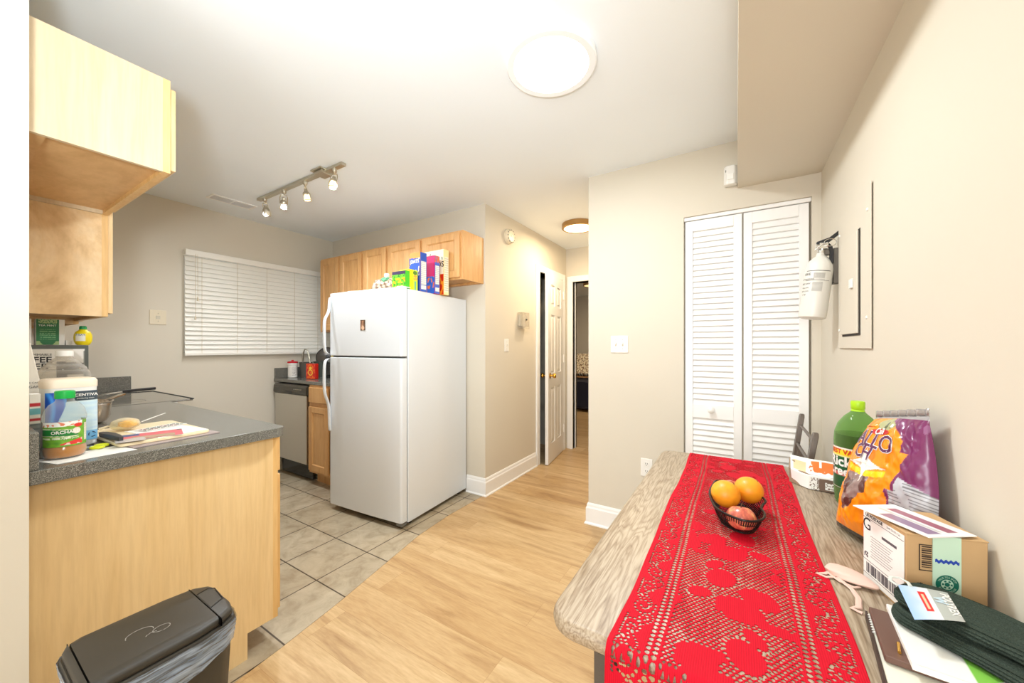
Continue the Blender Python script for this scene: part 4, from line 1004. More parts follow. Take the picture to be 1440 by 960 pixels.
lb = bx('shipping_label', (-0.0016, 0.003, 0.006), (-0.0006, PD-0.003, PH-0.004), M['paper'], pc)
lf_ = lambda y0, z0: plane_fn((-0.0020, y0, z0), (0, -1, 0), (0, 0, 1))
text('G', 0.034, lf_(0.100, 0.118), M['ink'], lb)
text('US POSTAGE', 0.0085, lf_(0.080, 0.1375), M['ink'], lb, bold=0.0003)
text('SHIP DATE 4 26', 0.005, lf_(0.028, 0.1375), M['ink'], lb)
b = MB()
def lrect(y0, y1, z0, z1, d=0.0004): b.box((-0.0016-d, y0, z0), (-0.0016, y1, z1))
for z in (0.131, 0.044, 0.016): lrect(0.003, PD-0.003, z, z+0.0008)
rr = random.Random(3)
y = 0.102
while y > 0.022:
    w = rr.choice((0.0008, 0.0016, 0.0028)); lrect(y-w, y, 0.020, 0.040); y -= w+rr.choice((0.0008, 0.0014, 0.0022))
for k in range(9): lrect(0.030+0.004*(k % 3), 0.090-0.003*(k % 2), 0.098-0.0052*k, 0.0986-0.0052*k)
lrect(0.020, 0.058, 0.108, 0.113)
for i in range(5):
    for j in range(5):
        if rr.random() > 0.4: lrect(0.106-i*0.0022, 0.1078-i*0.0022, 0.050+j*0.0022, 0.0518+j*0.0022)
b.build('label_print', mat('label_grey', (92, 88, 92), 0.6), lb, smooth=False)
b = MB()
def frect(x0, x1, z0, z1, d=0.0005): b.box((x0, -0.0006-d, z0), (x1, -0.0006, z1))
frect(0.018, 0.0195, 0.085, 0.132); frect(0.018, 0.037, 0.1305, 0.132); frect(0.018, 0.037, 0.085, 0.0865)
for k in range(11): frect(0.022, 0.036, 0.091+0.0036*k, 0.0923+0.0036*k+0.0006*(k % 3))
b.build('box_print', mat('box_print_brown', (58, 44, 34), 0.7), pc, smooth=False)
text('1 644', 0.012, plane_fn((0.020, -0.0008, 0.050), (0, 0, 1), (-1, 0, 0)), M['ink'], pc)
def seal(cx, cz, r, n='tape_seal'):
    q = lambda rr_, a, d: (cx+rr_*math.cos(a), -0.0022-d, cz+rr_*math.sin(a))
    s = MB()
    for ra, rb_ in ((r, r*0.54), (r*0.22, r*0.001)): s.rings([[q(ra, 2*PI*k/40, 0.0004) for k in range(40)], [q(rb_, 2*PI*k/40, 0.0004) for k in range(40)]], cap=False)
    for k in range(6):
        a0 = 2*PI*k/6
        s.rings([[q(rr_, a0+da, 0.0005) for rr_, da in ((r*0.28, -0.3), (r*0.46, -0.28), (r*0.46, 0.20), (r*0.3, 0.28))], [q(rr_, a0+da, 0.0006) for rr_, da in ((r*0.28, -0.3), (r*0.46, -0.28), (r*0.46, 0.20), (r*0.3, 0.28))]])
    o = s.build(n, dgreen, pc, smooth=False)
    for body, a0, sg in (('TRUE TEA SHOP', PI/2, 1), ('REDUCE REUSE', -PI/2, -1)):
        def fn(x, y, a0=a0, sg=sg):
            rr_ = r*0.77 + y*sg; a = a0 - sg*x/(r*0.80)
            return Vector(q(rr_, a, 0.0008))
        text(body, r*0.27, fn, tape, o)
seal(0.057, 0.066, 0.0165)
wave = MB()
wave.rings([[(0.040+0.034*k/24, -0.0026, 0.103+0.0016*math.sin(k*1.3)) for k in range(25)], [(0.040+0.034*k/24, -0.0026, 0.1085+0.0016*math.sin(k*1.3)) for k in range(25)]], cap=False, closed=False)
wave.build('wave_print', mat('wave_blue', (30, 66, 168), 0.5), pc, smooth=False)
cdm = empty('photo_card', (0, 0, 0), label='white glossy card with mauve pictures lying on the cardboard parcel', cat='card')
cdm.matrix_world = bxm @ Matrix.Translation((0.050, 0.058, PH+0.0065)) @ Matrix.Rotation(R(20), 4, 'Z') @ Matrix.Rotation(R(1.5), 4, 'Y')
def cardcol(u, v):
    if 0.14 < u < 0.92 and 0.55 < v < 0.80: return (0.66, 0.42, 0.48)
    if 0.30 < u < 0.94 and 0.10 < v < 0.40: return (0.60, 0.52, 0.62)
    if 0.10 < u < 0.9 and 0.42 < v < 0.5: return (0.82, 0.82, 0.80)
    return (0.95, 0.95, 0.95)
MB().grid(lambda u, v: (-0.058+0.116*v*0.0 + (-0.0+0.0) + 0.095*(v-0.0)-0.0, -0.065+0.130*(1-u), 0.0012), 50, 40, lambda u, v: cardcol(u, v)).build('print', vcol('card_print', 0.25), cdm, smooth=False)
bx('card_sheet', (-0.058, -0.065, -0.0005), (0.037, 0.065, 0.001), M['paper'], cdm)

# ------------------------------------------------------------------ paper food box
tr = empty('takeout_tray', (0.245, 1.665, TZ), R(-8), label='white orange and brown paper takeout tray at the far end of the table', cat='takeout tray')
def traycol(u, v):
    n = noise.noise(Vector((u*14, v*12, 1))); n2 = noise.noise(Vector((u*30, v*26, 7)))
    if v > 0.52 + 0.1*n and u > 0.36 + 0.06*n and v < 0.92 and not (0.52 < u < 0.56 and v > 0.7): return (0.98, 0.45, 0.15)
    if 0.05 < u < 0.27 and 0.45 < v < 0.85: return (0.93, 0.80, 0.62)
    if v < 0.36 and (u > 0.5 + 0.12*n2 or (n2 > 0.15 and u > 0.34)) and not (u > 0.62 and 0.06 < v < 0.26 and n2 > -0.22): return (0.46, 0.37, 0.30)
    return (0.96, 0.96, 0.93)
def traypt(u, v):
    # a folded clam tray: low walls front, sloping lid at the back
    x = -0.072 + 0.145*u
    if v < 0.40: y, z = -0.075+0.004*v, 0.002+0.046*(v/0.40)
    elif v < 0.5: y, z = -0.073+0.02*(v-0.4)/0.1, 0.048+0.006*(v-0.4)/0.1
    else: y, z = -0.053+0.12*(v-0.5)/0.5, 0.054+0.016*(v-0.5)/0.5
    k = max(0, 0.32-u)/0.32
    y += k*0.045*(1-v*0.4); z *= 1-0.0*k
    z += 0.004*noise.noise(Vector((u*4, v*4, 2)))*min(1, v*3)
    return (x - 0.010*k*v, y, z)
MB().grid(traypt, 90, 80, traycol).build('tray_print', vcol('tray_paper', 0.6), tr, solid=0.0012)
MB().rings([[(-0.080, -0.028, 0.0015), (-0.026, -0.072, 0.0015), (0.072, -0.073, 0.0015), (0.072, 0.06, 0.0015), (-0.080, 0.06, 0.0015)], [(-0.082, -0.025, 0.050), (-0.026, -0.070, 0.050), (0.073, -0.070, 0.048), (0.073, 0.064, 0.066), (-0.084, 0.064, 0.066)]]).build('tray_body', mat('kraft_inside', (150, 128, 104), 0.8), tr, smooth=False)

# ------------------------------------------------------------------ pink drawstring pouch
po = empty('drawstring_pouch', (0.205, 1.015, TZ), label='tiny pale pink fabric pouch with dangling ties between runner and parcel', cat='pouch')
pk = mat('pink_satin', (226, 192, 176), 0.5)
rs = []
for k in range(17):
    t = k/16; c = Vector((-0.036+0.070*t, 0.026-0.050*t, 0.010)); w = 0.029*math.sin(PI*min(1, 0.12+t*0.86))**0.6*(1-0.35*t); h = 0.0098*math.sin(PI*min(1, 0.12+t*0.86))**0.6
    ring = []
    for i in range(20):
        a = 2*PI*i/20; rr2 = 1+0.10*math.sin(a*5+t*6)
        ring.append(c + Vector((0.58*w*rr2*math.cos(a), 0.81*w*rr2*math.cos(a), h*rr2*math.sin(a))))
    rs.append(ring)
MB().rings(rs).build('pouch_body', pk, po, sub=1, ang=80)
MB().tube([(-0.028, 0.014, 0.007), (-0.045, -0.002, 0.004), (-0.058, -0.008, 0.003), (-0.045, -0.014, 0.003), (-0.030, -0.006, 0.004)], 0.0035, 8, flat=0.5).build('tie', pk, po)
MB().tube([(-0.026, -0.012, 0.006), (-0.010, -0.040, 0.005), (-0.006, -0.070, 0.004), (-0.012, -0.100, 0.003), (-0.024, -0.108, 0.003), (-0.010, -0.116, 0.003)], [0.004, 0.0042, 0.005, 0.0055, 0.003, 0.004], 8, flat=0.5).build('tie', pk, po)
MB().tube([(-0.040, 0.006, 0.005), (-0.024, -0.020, 0.004), (-0.004, -0.030, 0.004), (0.006, -0.022, 0.004)], 0.003, 8, flat=0.5).build('tie', pk, po)

# ------------------------------------------------------------------ notebooks, thin book, knit sock, tag
nb = empty('notebook', (0.196, 0.890, TZ), R(-6), label='dark covered notebook with cream pages lying under the others on the table', cat='notebook', group='notebooks')
dk = mat('notebook_cover', (62, 46, 40), 0.5); pg = mat('cream_pages', (228, 224, 206), 0.7)
bx('cover', (0, -0.245, 0.0), (0.170, 0.0, 0.003), dk, nb, 0.001)
bx('pages', (0.003, -0.243, 0.0032), (0.168, -0.002, 0.013), pg, nb, 0.001)
MB().box((0.0, -0.245, 0.003), (0.003, 0.0, 0.0145)).build('spine', dk, nb)
b = MB()
for k in range(8): b.tube([(0.002, -0.012-0.007*k, 0.0142), (0.006, -0.012-0.007*k, 0.0165), (0.010, -0.012-0.007*k, 0.0142)], 0.0009, 5)
b.build('stitching', M['paper'], nb)
sh2 = bx('loose_sheet', (0.035, -0.242, 0.0135), (0.160, -0.165, 0.0142), M['paper'], nb)
n2 = empty('notebook', (0.200, 0.887, TZ+0.0148), R(-5), label='smaller brown leather planner with a gold pen lying on the larger notebook', cat='notebook', group='notebooks')
bx('cover', (0, -0.128, 0.0), (0.155, 0.0, 0.011), mat('planner_brown', (104, 74, 62), 0.45), n2, 0.002)
MB().tube([(0.018, -0.114, 0.0135), (0.021, -0.090, 0.0135)], 0.0022, 8).build('gold_clip', M['brass'], n2)
bk2 = empty('thin_book', (0.224, 0.893, TZ+0.0262), R(-4), label='thin white book with a green and blue cover under the dark sock', cat='book')
def bookcol(u, v):
    n = noise.noise(Vector((u*5, v*5, 3)))
    if u > 0.42 and v < 0.5+0.2*n and n > -0.15: return (0.50, 0.76, 0.30) if u < 0.78 else (0.42, 0.68, 0.86)
    return (0.93, 0.93, 0.90)
MB().grid(lambda u, v: (0.001+0.143*u, -0.149+0.148*v, 0.0095), 60, 60, bookcol).build('cover', vcol('map_print', 0.35), bk2, smooth=False)
bx('pages', (0, -0.150, 0.0), (0.145, 0, 0.009), M['paper'], bk2, 0.001)
sock_m, t_, b_ = nt('ribbed_knit'); mp_ = coords(t_, (1, 1, 1)); nn = tex(t_, 'Noise', mp_, Scale=700, Detail=2)
rmp = ramp(t_, [(0.3, (40, 50, 44)), (0.7, (70, 80, 70))]); t_.links.new(nn.outputs['Fac'], rmp.inputs['Fac']); t_.links.new(rmp.outputs['Color'], b_.inputs['Base Color']); b_.inputs['Roughness'].default_value = 0.95; b_.inputs['Specular IOR Level'].default_value = 0.1
bp_ = t_.nodes.new('ShaderNodeBump'); bp_.inputs['Strength'].default_value = 0.6; bp_.inputs['Distance'].default_value = 0.001; t_.links.new(nn.outputs['Fac'], bp_.inputs['Height']); t_.links.new(bp_.outputs['Normal'], b_.inputs['Normal'])
def sockbody(c0, c1, w, h, zc, nm, par, seed, bend=0.012):
    rs = []; N_ = 60; M_ = 96
    for k in range(N_+1):
        t = k/N_; c = Vector(c0).lerp(Vector(c1), t); d = (Vector(c1)-Vector(c0)).normalized(); s = Vector((-d.y, d.x, 0))
        c = c + s*bend*math.sin(t*PI)
        e = min(1, (t/0.16))**0.5 if t < 0.16 else 1.0
        e2 = 1.0 if t < 0.93 else max(0.02, 1-((t-0.93)/0.07))**0.5
        ww = w*max(0.04, math.sqrt(max(0, 1-(1-min(1, t/0.22))**2)))*e2*(1+0.06*math.sin(t*7+seed)); hh = h*max(0.08, math.sqrt(max(0, 1-(1-min(1, t/0.12))**2)))*e2
        ring = []
        for i in range(M_):
            a = 2*PI*i/M_
            rib = 1 + 0.06*math.sin(a*22) + 0.05*noise.noise(Vector((t*5, math.cos(a)*2+seed, math.sin(a)*2)))
            x = ww*math.copysign(abs(math.cos(a))**0.75, math.cos(a))*rib; z = hh*math.copysign(abs(math.sin(a))**0.8, math.sin(a))*rib
            ring.append(c + s*x + Vector((0, 0, zc+z)))
        rs.append(ring)
    return MB().rings(rs).build(nm, sock_m, par, ang=80)
sk = empty('knit_sock', (0.30, 0.86, TZ+0.036), label='folded dark green ribbed knit socks lying on the books with a cardboard tag', cat='socks')
sockbody((-0.062, 0.030, 0), (0.072, -0.085, 0), 0.050, 0.009, 0.0085, 'sock_layer', sk, 1.0, -0.006)
sockbody((-0.058, 0.046, 0), (0.074, -0.055, 0), 0.052, 0.011, 0.0270, 'sock_layer', sk, 4.0, 0.006)
# retail tag lying on the sock
tg = empty('retail_tag', (0, 0, 0), label='glossy blue and grey retail card hooked onto the dark sock', cat='tag')
tz = TZ+0.036+0.0415
TL, TR, BR_, BL_ = Vector((0.236, 0.884, tz)), Vector((0.300, 0.902, tz-0.002)), Vector((0.290, 0.817, tz)), Vector((0.229, 0.790, tz-0.003))
def tagpt(u, v, dz=0):   # u left..right, v near..far
    p = BL_*(1-u)*(1-v)+BR_*u*(1-v)+TL*(1-u)*v+TR*u*v
    return p + Vector((0, 0, dz + 0.0015*math.sin(PI*u)))
def tagcol(u, v):
    n = noise.noise(Vector((u*7, v*5, 1)))
    if u < 0.60:
        x = (u-0.42)
        if abs(x) < 0.075 and 0.22 < v < 0.84: return (0.90, 0.22, 0.22) if abs(x) > 0.026 or v < 0.3 or v > 0.76 else (1.0, 0.80, 0.66)
        k = 0.75+0.22*n + 0.1*u
        return (0.62+0.35*min(1, u*2)*k, 0.76+0.2*k*min(1, u*2), 0.93)
    return (0.70, 0.71, 0.69)
MB().grid(lambda u, v: tagpt(u, v), 60, 60, tagcol).build('card', vcol('tag_print', 0.25), tg, solid=0.0006)
text('POLYREX', 0.0155, lambda x, y: tagpt(0.89+y/0.063, 0.52-x/0.088, 0.0010), M['paper'], tg, bold=0.0003)
text('W', 0.020, lambda x, y: tagpt(0.73+y/0.063, 0.62-x/0.088, 0.0010), mat('tag_blue', (196, 216, 228), 0.4), tg, bold=0.001)
MB().tube([tagpt(0.10, 0.97, 0.001)+Vector(q) for q in ((-0.008, -0.004, 0.0), (-0.014, 0.008, 0.0), (-0.010, 0.020, 0.001), (0.002, 0.024, 0.001), (0.010, 0.014, 0.001), (0.010, 0.002, 0.0005))], 0.0028, 8, flat=0.4).build('hook', mat('hook_clear', (206, 212, 206), 0.3), tg)

# ------------------------------------------------------------------ chair at the far end, its back to the right wall
ch = empty('dining_chair', (0.08, 2.13, 0), label='dark metal dining chair pushed in behind the far end of the table', cat='chair')
cm = M['chairmetal']
for y, nm in ((-0.185, 'back_post'), (0.185, 'back_post')):
    b = MB(); pts = []
    zt = 0.885 if y < 0 else 0.905
    for x, z in ((0.155, 0.0), (0.150, 0.44), (0.158, 0.60), (0.178, 0.76), (0.196, zt-0.01), (0.198, zt)): pts.append((x, z))
    rs = [[(x-0.010, y-0.020, z), (x+0.010, y-0.020, z), (x+0.010, y+0.020, z), (x-0.010, y+0.020, z)] for x, z in pts[:-1]]
    x, z = pts[-1]; rs.append([(x-0.009, y-0.010, z+0.006), (x+0.009, y-0.010, z+0.006), (x+0.009, y+0.010, z+0.006), (x-0.009, y+0.010, z+0.006)])
    b.rings(rs).build(nm, cm, ch, bevel=0.004)
for y in (-0.185, 0.185): MB().rings([[(x-0.014, y-0.014, z), (x+0.014, y-0.014, z), (x+0.014, y+0.014, z), (x-0.014, y+0.014, z)] for x, z in ((-0.20, 0.0), (-0.19, 0.44))]).build('leg', cm, ch, bevel=0.003)
for x, z in ((0.192, 0.855), (0.178, 0.765), (0.160, 0.62)): MB().tube([(x, -0.175, z), (x, 0.175, z)], 0.0065, 10).build('back_rail', cm, ch)
for k in range(9):
    y = -0.14+0.035*k; MB().tube([(0.160, y, 0.62), (0.178, y, 0.765)], 0.0036, 6).build('spindle', cm, ch)
MB().box((-0.205, -0.20, 0.435), (0.16, 0.20, 0.452)).build('seat_frame', cm, ch, bevel=0.003)
MB().box((-0.21, -0.19, 0.452), (0.145, 0.19, 0.49)).build('seat', mat('seat_brown', (74, 60, 50), 0.6), ch, bevel=0.012)
for y in (-0.185, 0.185): MB().tube([(-0.195, y, 0.18), (0.153, y, 0.18)], 0.007, 8).build('stretcher', cm, ch)
# ------------------------------------------------------------------ slim step bin
bn = empty('trash_can', (-1.218, 0.285, 0), label='slim dark grey step trash can with clear liner showing, beside the peninsula', cat='trash can')
HX, HYn, HYf, TB = 0.116, -0.118, 0.168, 0.56
def binpoly(g, tp=0.0):
    x, y0, y1 = HX+g, HYn-g, HYf+g
    return [(-x+0.03, y1-0.004), (-x+0.045, y1), (x-0.065, y1), (x-0.03, y1-0.008), (x-0.012, y1-0.035), (x, y1-0.09), (x, y0+0.03), (x-0.01, y0+0.008), (x-0.03, y0), (-x+0.03, y0), (-x+0.01, y0+0.008), (-x, y0+0.03), (-x, y1-0.09), (-x+0.008, y1-0.03)]
def scaled(poly, k): return [(x*k, 0.012+(y-0.012)*k) for x, y in poly]
rs = []
for z, k in ((0.0, 0.80), (0.01, 0.82), (0.30, 0.88), (TB-0.10, 0.93), (TB-0.045, 0.94)): rs.append([(x, y, z) for x, y in scaled(binpoly(0), k)])
MB().rings(rs).build('bin_body', M['bin'], bn, ang=45)
MB().rings([[(x, y, z) for x, y in scaled(binpoly(0), k)] for z, k in ((TB-0.050, 0.965), (TB-0.046, 0.985), (TB-0.026, 0.99), (TB-0.022, 0.97))]).build('rim_frame', M['bin'], bn, ang=40)
# liner folded over the rim
def liner():
    base = binpoly(0); P_ = []
    for i in range(len(base)):
        a, c = Vector((*base[i], 0)), Vector((*base[(i+1) % len(base)], 0)); n = max(1, int((c-a).length/0.006))
        for k in range(n): P_.append(a.lerp(c, k/n))
    b = MB(); rs = []
    for j in range(15):
        v = j/14; ring = []
        for i, p in enumerate(P_):
            d = Vector((p.x, p.y-0.012, 0)).normalized()
            dep = 0.050 + 0.045*(0.5+0.5*math.sin(p.y*14+p.x*9+1.0))
            wr = 0.0045*noise.noise(Vector((p.x*28, p.y*28, v*2.2)))*v + 0.002*noise.noise(Vector((p.x*70, p.y*70, v*7)))
            ring.append(Vector((p.x, p.y, 0)) + d*(0.0015+wr-0.004*v) + Vector((0, 0, TB-0.026-v*dep)))
        rs.append(ring)
    b.rings(rs, cap=False)
    m, t, bs = nt('liner_film'); t.nodes.remove(bs); out = [n for n in t.nodes if n.type == 'OUTPUT_MATERIAL'][0]
    tr = t.nodes.new('ShaderNodeBsdfTransparent'); tr.inputs['Color'].default_value = rgb(214, 220, 228)
    pr = t.nodes.new('ShaderNodeBsdfPrincipled'); pr.inputs['Roughness'].default_value = 0.16; pr.inputs['Base Color'].default_value = rgb(176, 196, 222); pr.inputs['Metallic'].default_value = 0.25
    mp = coords(t, (6, 6, 60)); n = tex(t, 'Noise', mp, Scale=1.6, Detail=2, Distortion=1.0)
    r = t.nodes.new('ShaderNodeMapRange'); r.inputs['From Min'].default_value = 0.38; r.inputs['From Max'].default_value = 0.66; r.inputs['To Min'].default_value = 0.25; r.inputs['To Max'].default_value = 0.9
    t.links.new(n.outputs['Fac'], r.inputs['Value']); mx = t.nodes.new('ShaderNodeMixShader'); t.links.new(r.outputs[0], mx.inputs[0]); t.links.new(tr.outputs[0], mx.inputs[1]); t.links.new(pr.outputs[0], mx.inputs[2]); t.links.new(mx.outputs[0], out.inputs['Surface'])
    b.build('liner', m, bn, ang=80)
liner()
def lidpoly(g, y0, y1, front):
    base = binpoly(-0.006-g)
    out = []
    N_ = len(base)
    for i in range(N_):
        a, c = Vector((*base[i], 0)), Vector((*base[(i+1) % N_], 0))
        n = 10
        for k in range(n):
            p = a.lerp(c, k/n); out.append((p.x, min(max(p.y, y0), y1)))
    res = []
    for p in out:
        if not res or (abs(p[0]-res[-1][0])+abs(p[1]-res[-1][1])) > 1e-4: res.append(p)
    if abs(res[0][0]-res[-1][0])+abs(res[0][1]-res[-1][1]) < 1e-4: res.pop()
    return res
def lidpiece(nm, y0, y1, zt):
    return MB().rings([[(x, y, z) for x, y in lidpoly(g, y0, y1, 0)] for g, z in ((0.003, TB-0.022), (0, TB-0.018), (0.0, TB-0.008), (0.003, TB-0.002), (0.009, TB))]).build(nm, M['bin'], bn, ang=50)
lidpiece('lid', -0.098, 0.118, TB)
fp = lidpiece('front_cover', 0.121, 1.0, TB)
lidpiece('rear_hinge_cover', -1.0, -0.101, TB)
MB().prism([(-0.052, 0.1215), (-0.060, 0.148), (-0.046, 0.158), (0.020, 0.153), (0.036, 0.1215)], TB-0.004, TB+0.0012).build('release_button', M['bin'], fp, bevel=0.002)
MB().tube([(-0.054, 0.123, TB+0.0002), (-0.062, 0.149, TB+0.0002), (-0.047, 0.160, TB+0.0002), (0.021, 0.155, TB+0.0002), (0.038, 0.123, TB+0.0002)], 0.0016, 6).build('button_gap', M['bindark'], fp)
sm = MB()
for cx, cy, a0, a1, rx, ry in ((0.020, 0.030, 0, 6.2, 0.012, 0.016), (0.0, -0.004, 1.2, 4.8, 0.018, 0.024), (0.030, 0.012, 2.4, 4.4, 0.010, 0.012)):
    pts = [(cx+rx*math.cos(a0+(a1-a0)*k/14)+0.002*noise.noise(Vector((k, cx*50, 0))), cy+ry*math.sin(a0+(a1-a0)*k/14), TB+0.0003) for k in range(15)]
    sm.tube(pts, [0.0003+0.0007*abs(math.sin(k*1.7+cx*70)) for k in range(15)], 6, flat=0.25)
sm.build('dried_smears', mat('smear_grey', (150, 146, 138), 0.7), bn)
bx('pedal', (-0.05, 0.11, 0.015), (0.05, 0.205, 0.03), M['black'], bn, 0.004)

# ------------------------------------------------------------------ on the peninsula
CZ = 0.9145
sp = MB().prism([(-0.045, -0.115), (0.065, -0.080), (0.052, 0.085), (-0.070, 0.062)], 0.0, 0.0008).build('paper_sheet', M['paper'], None, smooth=False)
sp.location = (-1.700, 0.290, CZ); tag(sp, 'white paper sheet lying under the juice bottle at the worktop edge', 'paper')
ju = empty('juice_bottle', (-1.725, 0.236, CZ+0.001), label='clear bottle of amber apple juice with a bright green cap, nearest the edge', cat='bottle')
jp = [(0.0, 0.003), (0.030, 0.0), (0.040, 0.004), (0.0435, 0.014), (0.0435, 0.030), (0.041, 0.035), (0.041, 0.108), (0.0435, 0.112), (0.0435, 0.124), (0.040, 0.142), (0.031, 0.158), (0.021, 0.166), (0.0185, 0.170), (0.0185, 0.185)]
MB().lathe(jp, n=48, cap=False).build('bottle_body', clear('pet_clear', (240, 242, 240), 0.03, 0.15), ju, ang=60)
MB().lathe([(0.0, 0.004), (0.038, 0.005), (0.042, 0.014), (0.042, 0.030), (0.0398, 0.035), (0.0398, 0.040), (0.0, 0.040)], n=48, cap=False).build('juice', mat('apple_juice', (206, 130, 22), 0.1), ju)
MB().lathe([(0.0, 0.199), (0.018, 0.199), (0.0205, 0.197), (0.021, 0.178), (0.0205, 0.176), (0.019, 0.176)], n=40).build('cap', mat('green_cap', (14, 176, 74), 0.35), ju)
A0 = math.atan2(1.722, -0.238)  # towards the camera; angle of (sin, -cos)
def jcol(u, v):
    x = (u-0.5); n = noise.noise(Vector((u*16, v*9, 2)))
    if 0.70 < u < 0.87 and 0.14 < v < 0.86: return (0.94, 0.92, 0.84) if (v*22) % 1 > 0.3 else (0.78, 0.76, 0.66)
    d = ((u-0.575)/0.055)**2+((v-0.60)/0.13)**2
    if d < 1: return (0.97, 0.90, 0.84)
    if u < 0.60 and abs(v-0.56-0.03*math.sin(u*9)) < 0.15: return (0.10, 0.50, 0.20) if abs(v-0.56-0.03*math.sin(u*9)) < 0.125 else (0.93, 0.93, 0.80)
    if ((u-0.60)/0.06)**2+((v-0.82)/0.08)**2 < 1: return (0.86, 0.20, 0.16)
    if u < 0.66 and v > 0.80: return (0.95, 0.95, 0.93) if n > -0.1 else (0.88, 0.50, 0.36)
    if 0.38 < u < 0.66 and 0.06 < v < 0.06+0.20*(u-0.33)/0.3+0.02: return (0.88, 0.24, 0.22) if n > -0.2 else (0.95, 0.80, 0.76)
    if u < 0.55 and 0.30 < v < 0.37: return (0.90, 0.93, 0.80) if n > -0.1 else (0.45, 0.68, 0.22)
    return (0.44+0.1*n, 0.68+0.1*n, 0.20)
jl = MB().grid(lambda u, v: (0.0418*math.sin(A0-2.0+4.0*u), -0.0418*math.cos(A0-2.0+4.0*u), 0.037+0.073*v), 110, 60, jcol).build('label', vcol('juice_label', 0.4), ju)
def jfn(c0, dz): return lambda x, y: Vector((0.0424*math.sin(A0+c0+x/0.0424), -0.0424*math.cos(A0+c0+x/0.0424), dz+y))
text('ORCHARD', 0.0125, jfn(-0.22, 0.079), M['paper'], jl, bold=0.0003); text('100% Apple Juice', 0.008, jfn(-0.25, 0.0615), M['paper'], jl)

ct = empty('wipes_tub', (-1.90, 0.268, CZ), R(3), label='tall white tub with blue wave label behind the juice bottle', cat='tub')
rs = []
for z, g in ((0.0, 0.006), (0.006, 0.0), (0.19, 0.0), (0.198, -0.001), (0.199, 0.003)): rs.append([(x, y, z) for x, y in rrect(-0.048+g, 0.048-g, -0.057+g, 0.057-g, 0.022, 6)])
MB().rings(rs).build('tub_body', mat('tub_white', (240, 240, 236), 0.35), ct, ang=50)
MB().rings([[(x, y, z) for x, y in rrect(-0.050+g, 0.050-g, -0.059+g, 0.059-g, 0.024, 6)] for z, g in ((0.198, 0), (0.218, 0), (0.226, 0.004), (0.228, 0.012))]).build('lid', mat('tub_lid', (242, 226, 204), 0.4), ct, ang=50)
def tubcol(u, v):
    w = u + 0.10*math.sin(v*5+0.5)
    if w < 0.27:
        k = math.sin((w*26)+v*9)
        return (0.05+0.18*max(0, k), 0.30+0.28*max(0, k), 0.70+0.2*max(0, k))
    if v > 0.80: return (0.24, 0.30, 0.34)
    if v < 0.20 and u > 0.5: return (0.48, 0.74, 0.92)
    s = noise.noise(Vector((u*3, v*22, 1)))
    return (0.80+0.08*s, 0.90+0.05*s, 0.95)
pcs = []
def tubpt(u, v):
    # label wraps the front (+x) face with a little of both sides
    y = -0.0565+0.113*u
    e = abs(2*u-1); x = 0.0487 - (max(0, e-0.70)/0.30)**2*0.010
    return (x, y, 0.020+0.165*v)
tlb = MB().grid(tubpt, 60, 70, tubcol).build('label', vcol('tub_label', 0.35), ct)
text('SCENTIVA', 0.0125, plane_fn((0.0495, 0.026, 0.172), (0, 1, 0), (0, 0, 1)), M['paper'], tlb, bold=0.0003)
text('disinfecting wipes', 0.0055, plane_fn((0.0495, 0.027, 0.161), (0, 1, 0), (0, 0, 1)), M['paper'], tlb)
for k in range(2):
    rc_ = MB()
    for q in range(3):
        a0 = q*2*PI/3+0.3; rc_.tube([(0.0493, 0.018+k*0.024+0.008*math.cos(a0+0.4*j), 0.038+0.008*math.sin(a0+0.4*j)) for j in range(4)], 0.0012, 5)
    rc_.build('recycling_mark', mat('mark_navy', (20, 40, 90), 0.5), tlb)
jg = empty('water_jug', (-2.13, 0.290, CZ), label='large clear ridged plastic jug with a white cap behind the tub', cat='jug')
jgp = [(0.0, 0.004), (0.055, 0.0), (0.066, 0.008), (0.068, 0.03)]
for k in range(9): jgp += [(0.068, 0.04+k*0.018), (0.0655, 0.049+k*0.018)]
jgp += [(0.068, 0.205), (0.067, 0.222), (0.0645, 0.229), (0.065, 0.234), (0.059, 0.246), (0.0565, 0.247), (0.056, 0.253), (0.046, 0.265), (0.043, 0.266), (0.041, 0.272), (0.028, 0.286), (0.021, 0.291), (0.0195, 0.300)]
MB().lathe(jgp, n=56, cap=False).build('jug_body', clear('jug_clear', (230, 226, 218), 0.04, 0.24), jg, ang=60)
MB().lathe([(0.0215, 0.296), (0.0225, 0.297), (0.0225, 0.314), (0.021, 0.317), (0.0, 0.317)], n=40).build('cap', M['white'], jg)
cfb = empty('coffee_maker_box', (-2.505, 0.285, CZ), label='black and white coffee maker carton standing under the tall wall cabinet', cat='box')
MB().box((-0.20, -0.108, 0), (0.0, 0.126, 0.338)).build('carton', mat('carton_dark', (66, 68, 66), 0.5), cfb, bevel=0.001)
def cmcol(u, v):
    if v > 0.955 or u > 0.955: return (0.34, 0.36, 0.34)
    if u > 0.93 and v < 0.93: return (0.55, 0.55, 0.52)
    if u > 0.60 and v < 0.80 - (u-0.6)*0.1 and v > 0.2: return (0.42, 0.40, 0.38) if not (u > 0.74 and v < 0.62) else (0.86, 0.84, 0.80)
    if u > 0.80 and v > 0.80 and (u-0.80) > (0.95-v)*1.0: return (0.96, 0.95, 0.93)
    return (0.87, 0.85, 0.81)
cmf = MB().grid(lambda u, v: (0.0006, -0.108+0.234*u, 0.002+0.334*v), 70, 80, cmcol).build('front_print', vcol('carton_print', 0.45), cfb, smooth=False)
cfn = lambda y, z: plane_fn((0.0014, y, z), (0, 1, 0), (0, 0, 1))
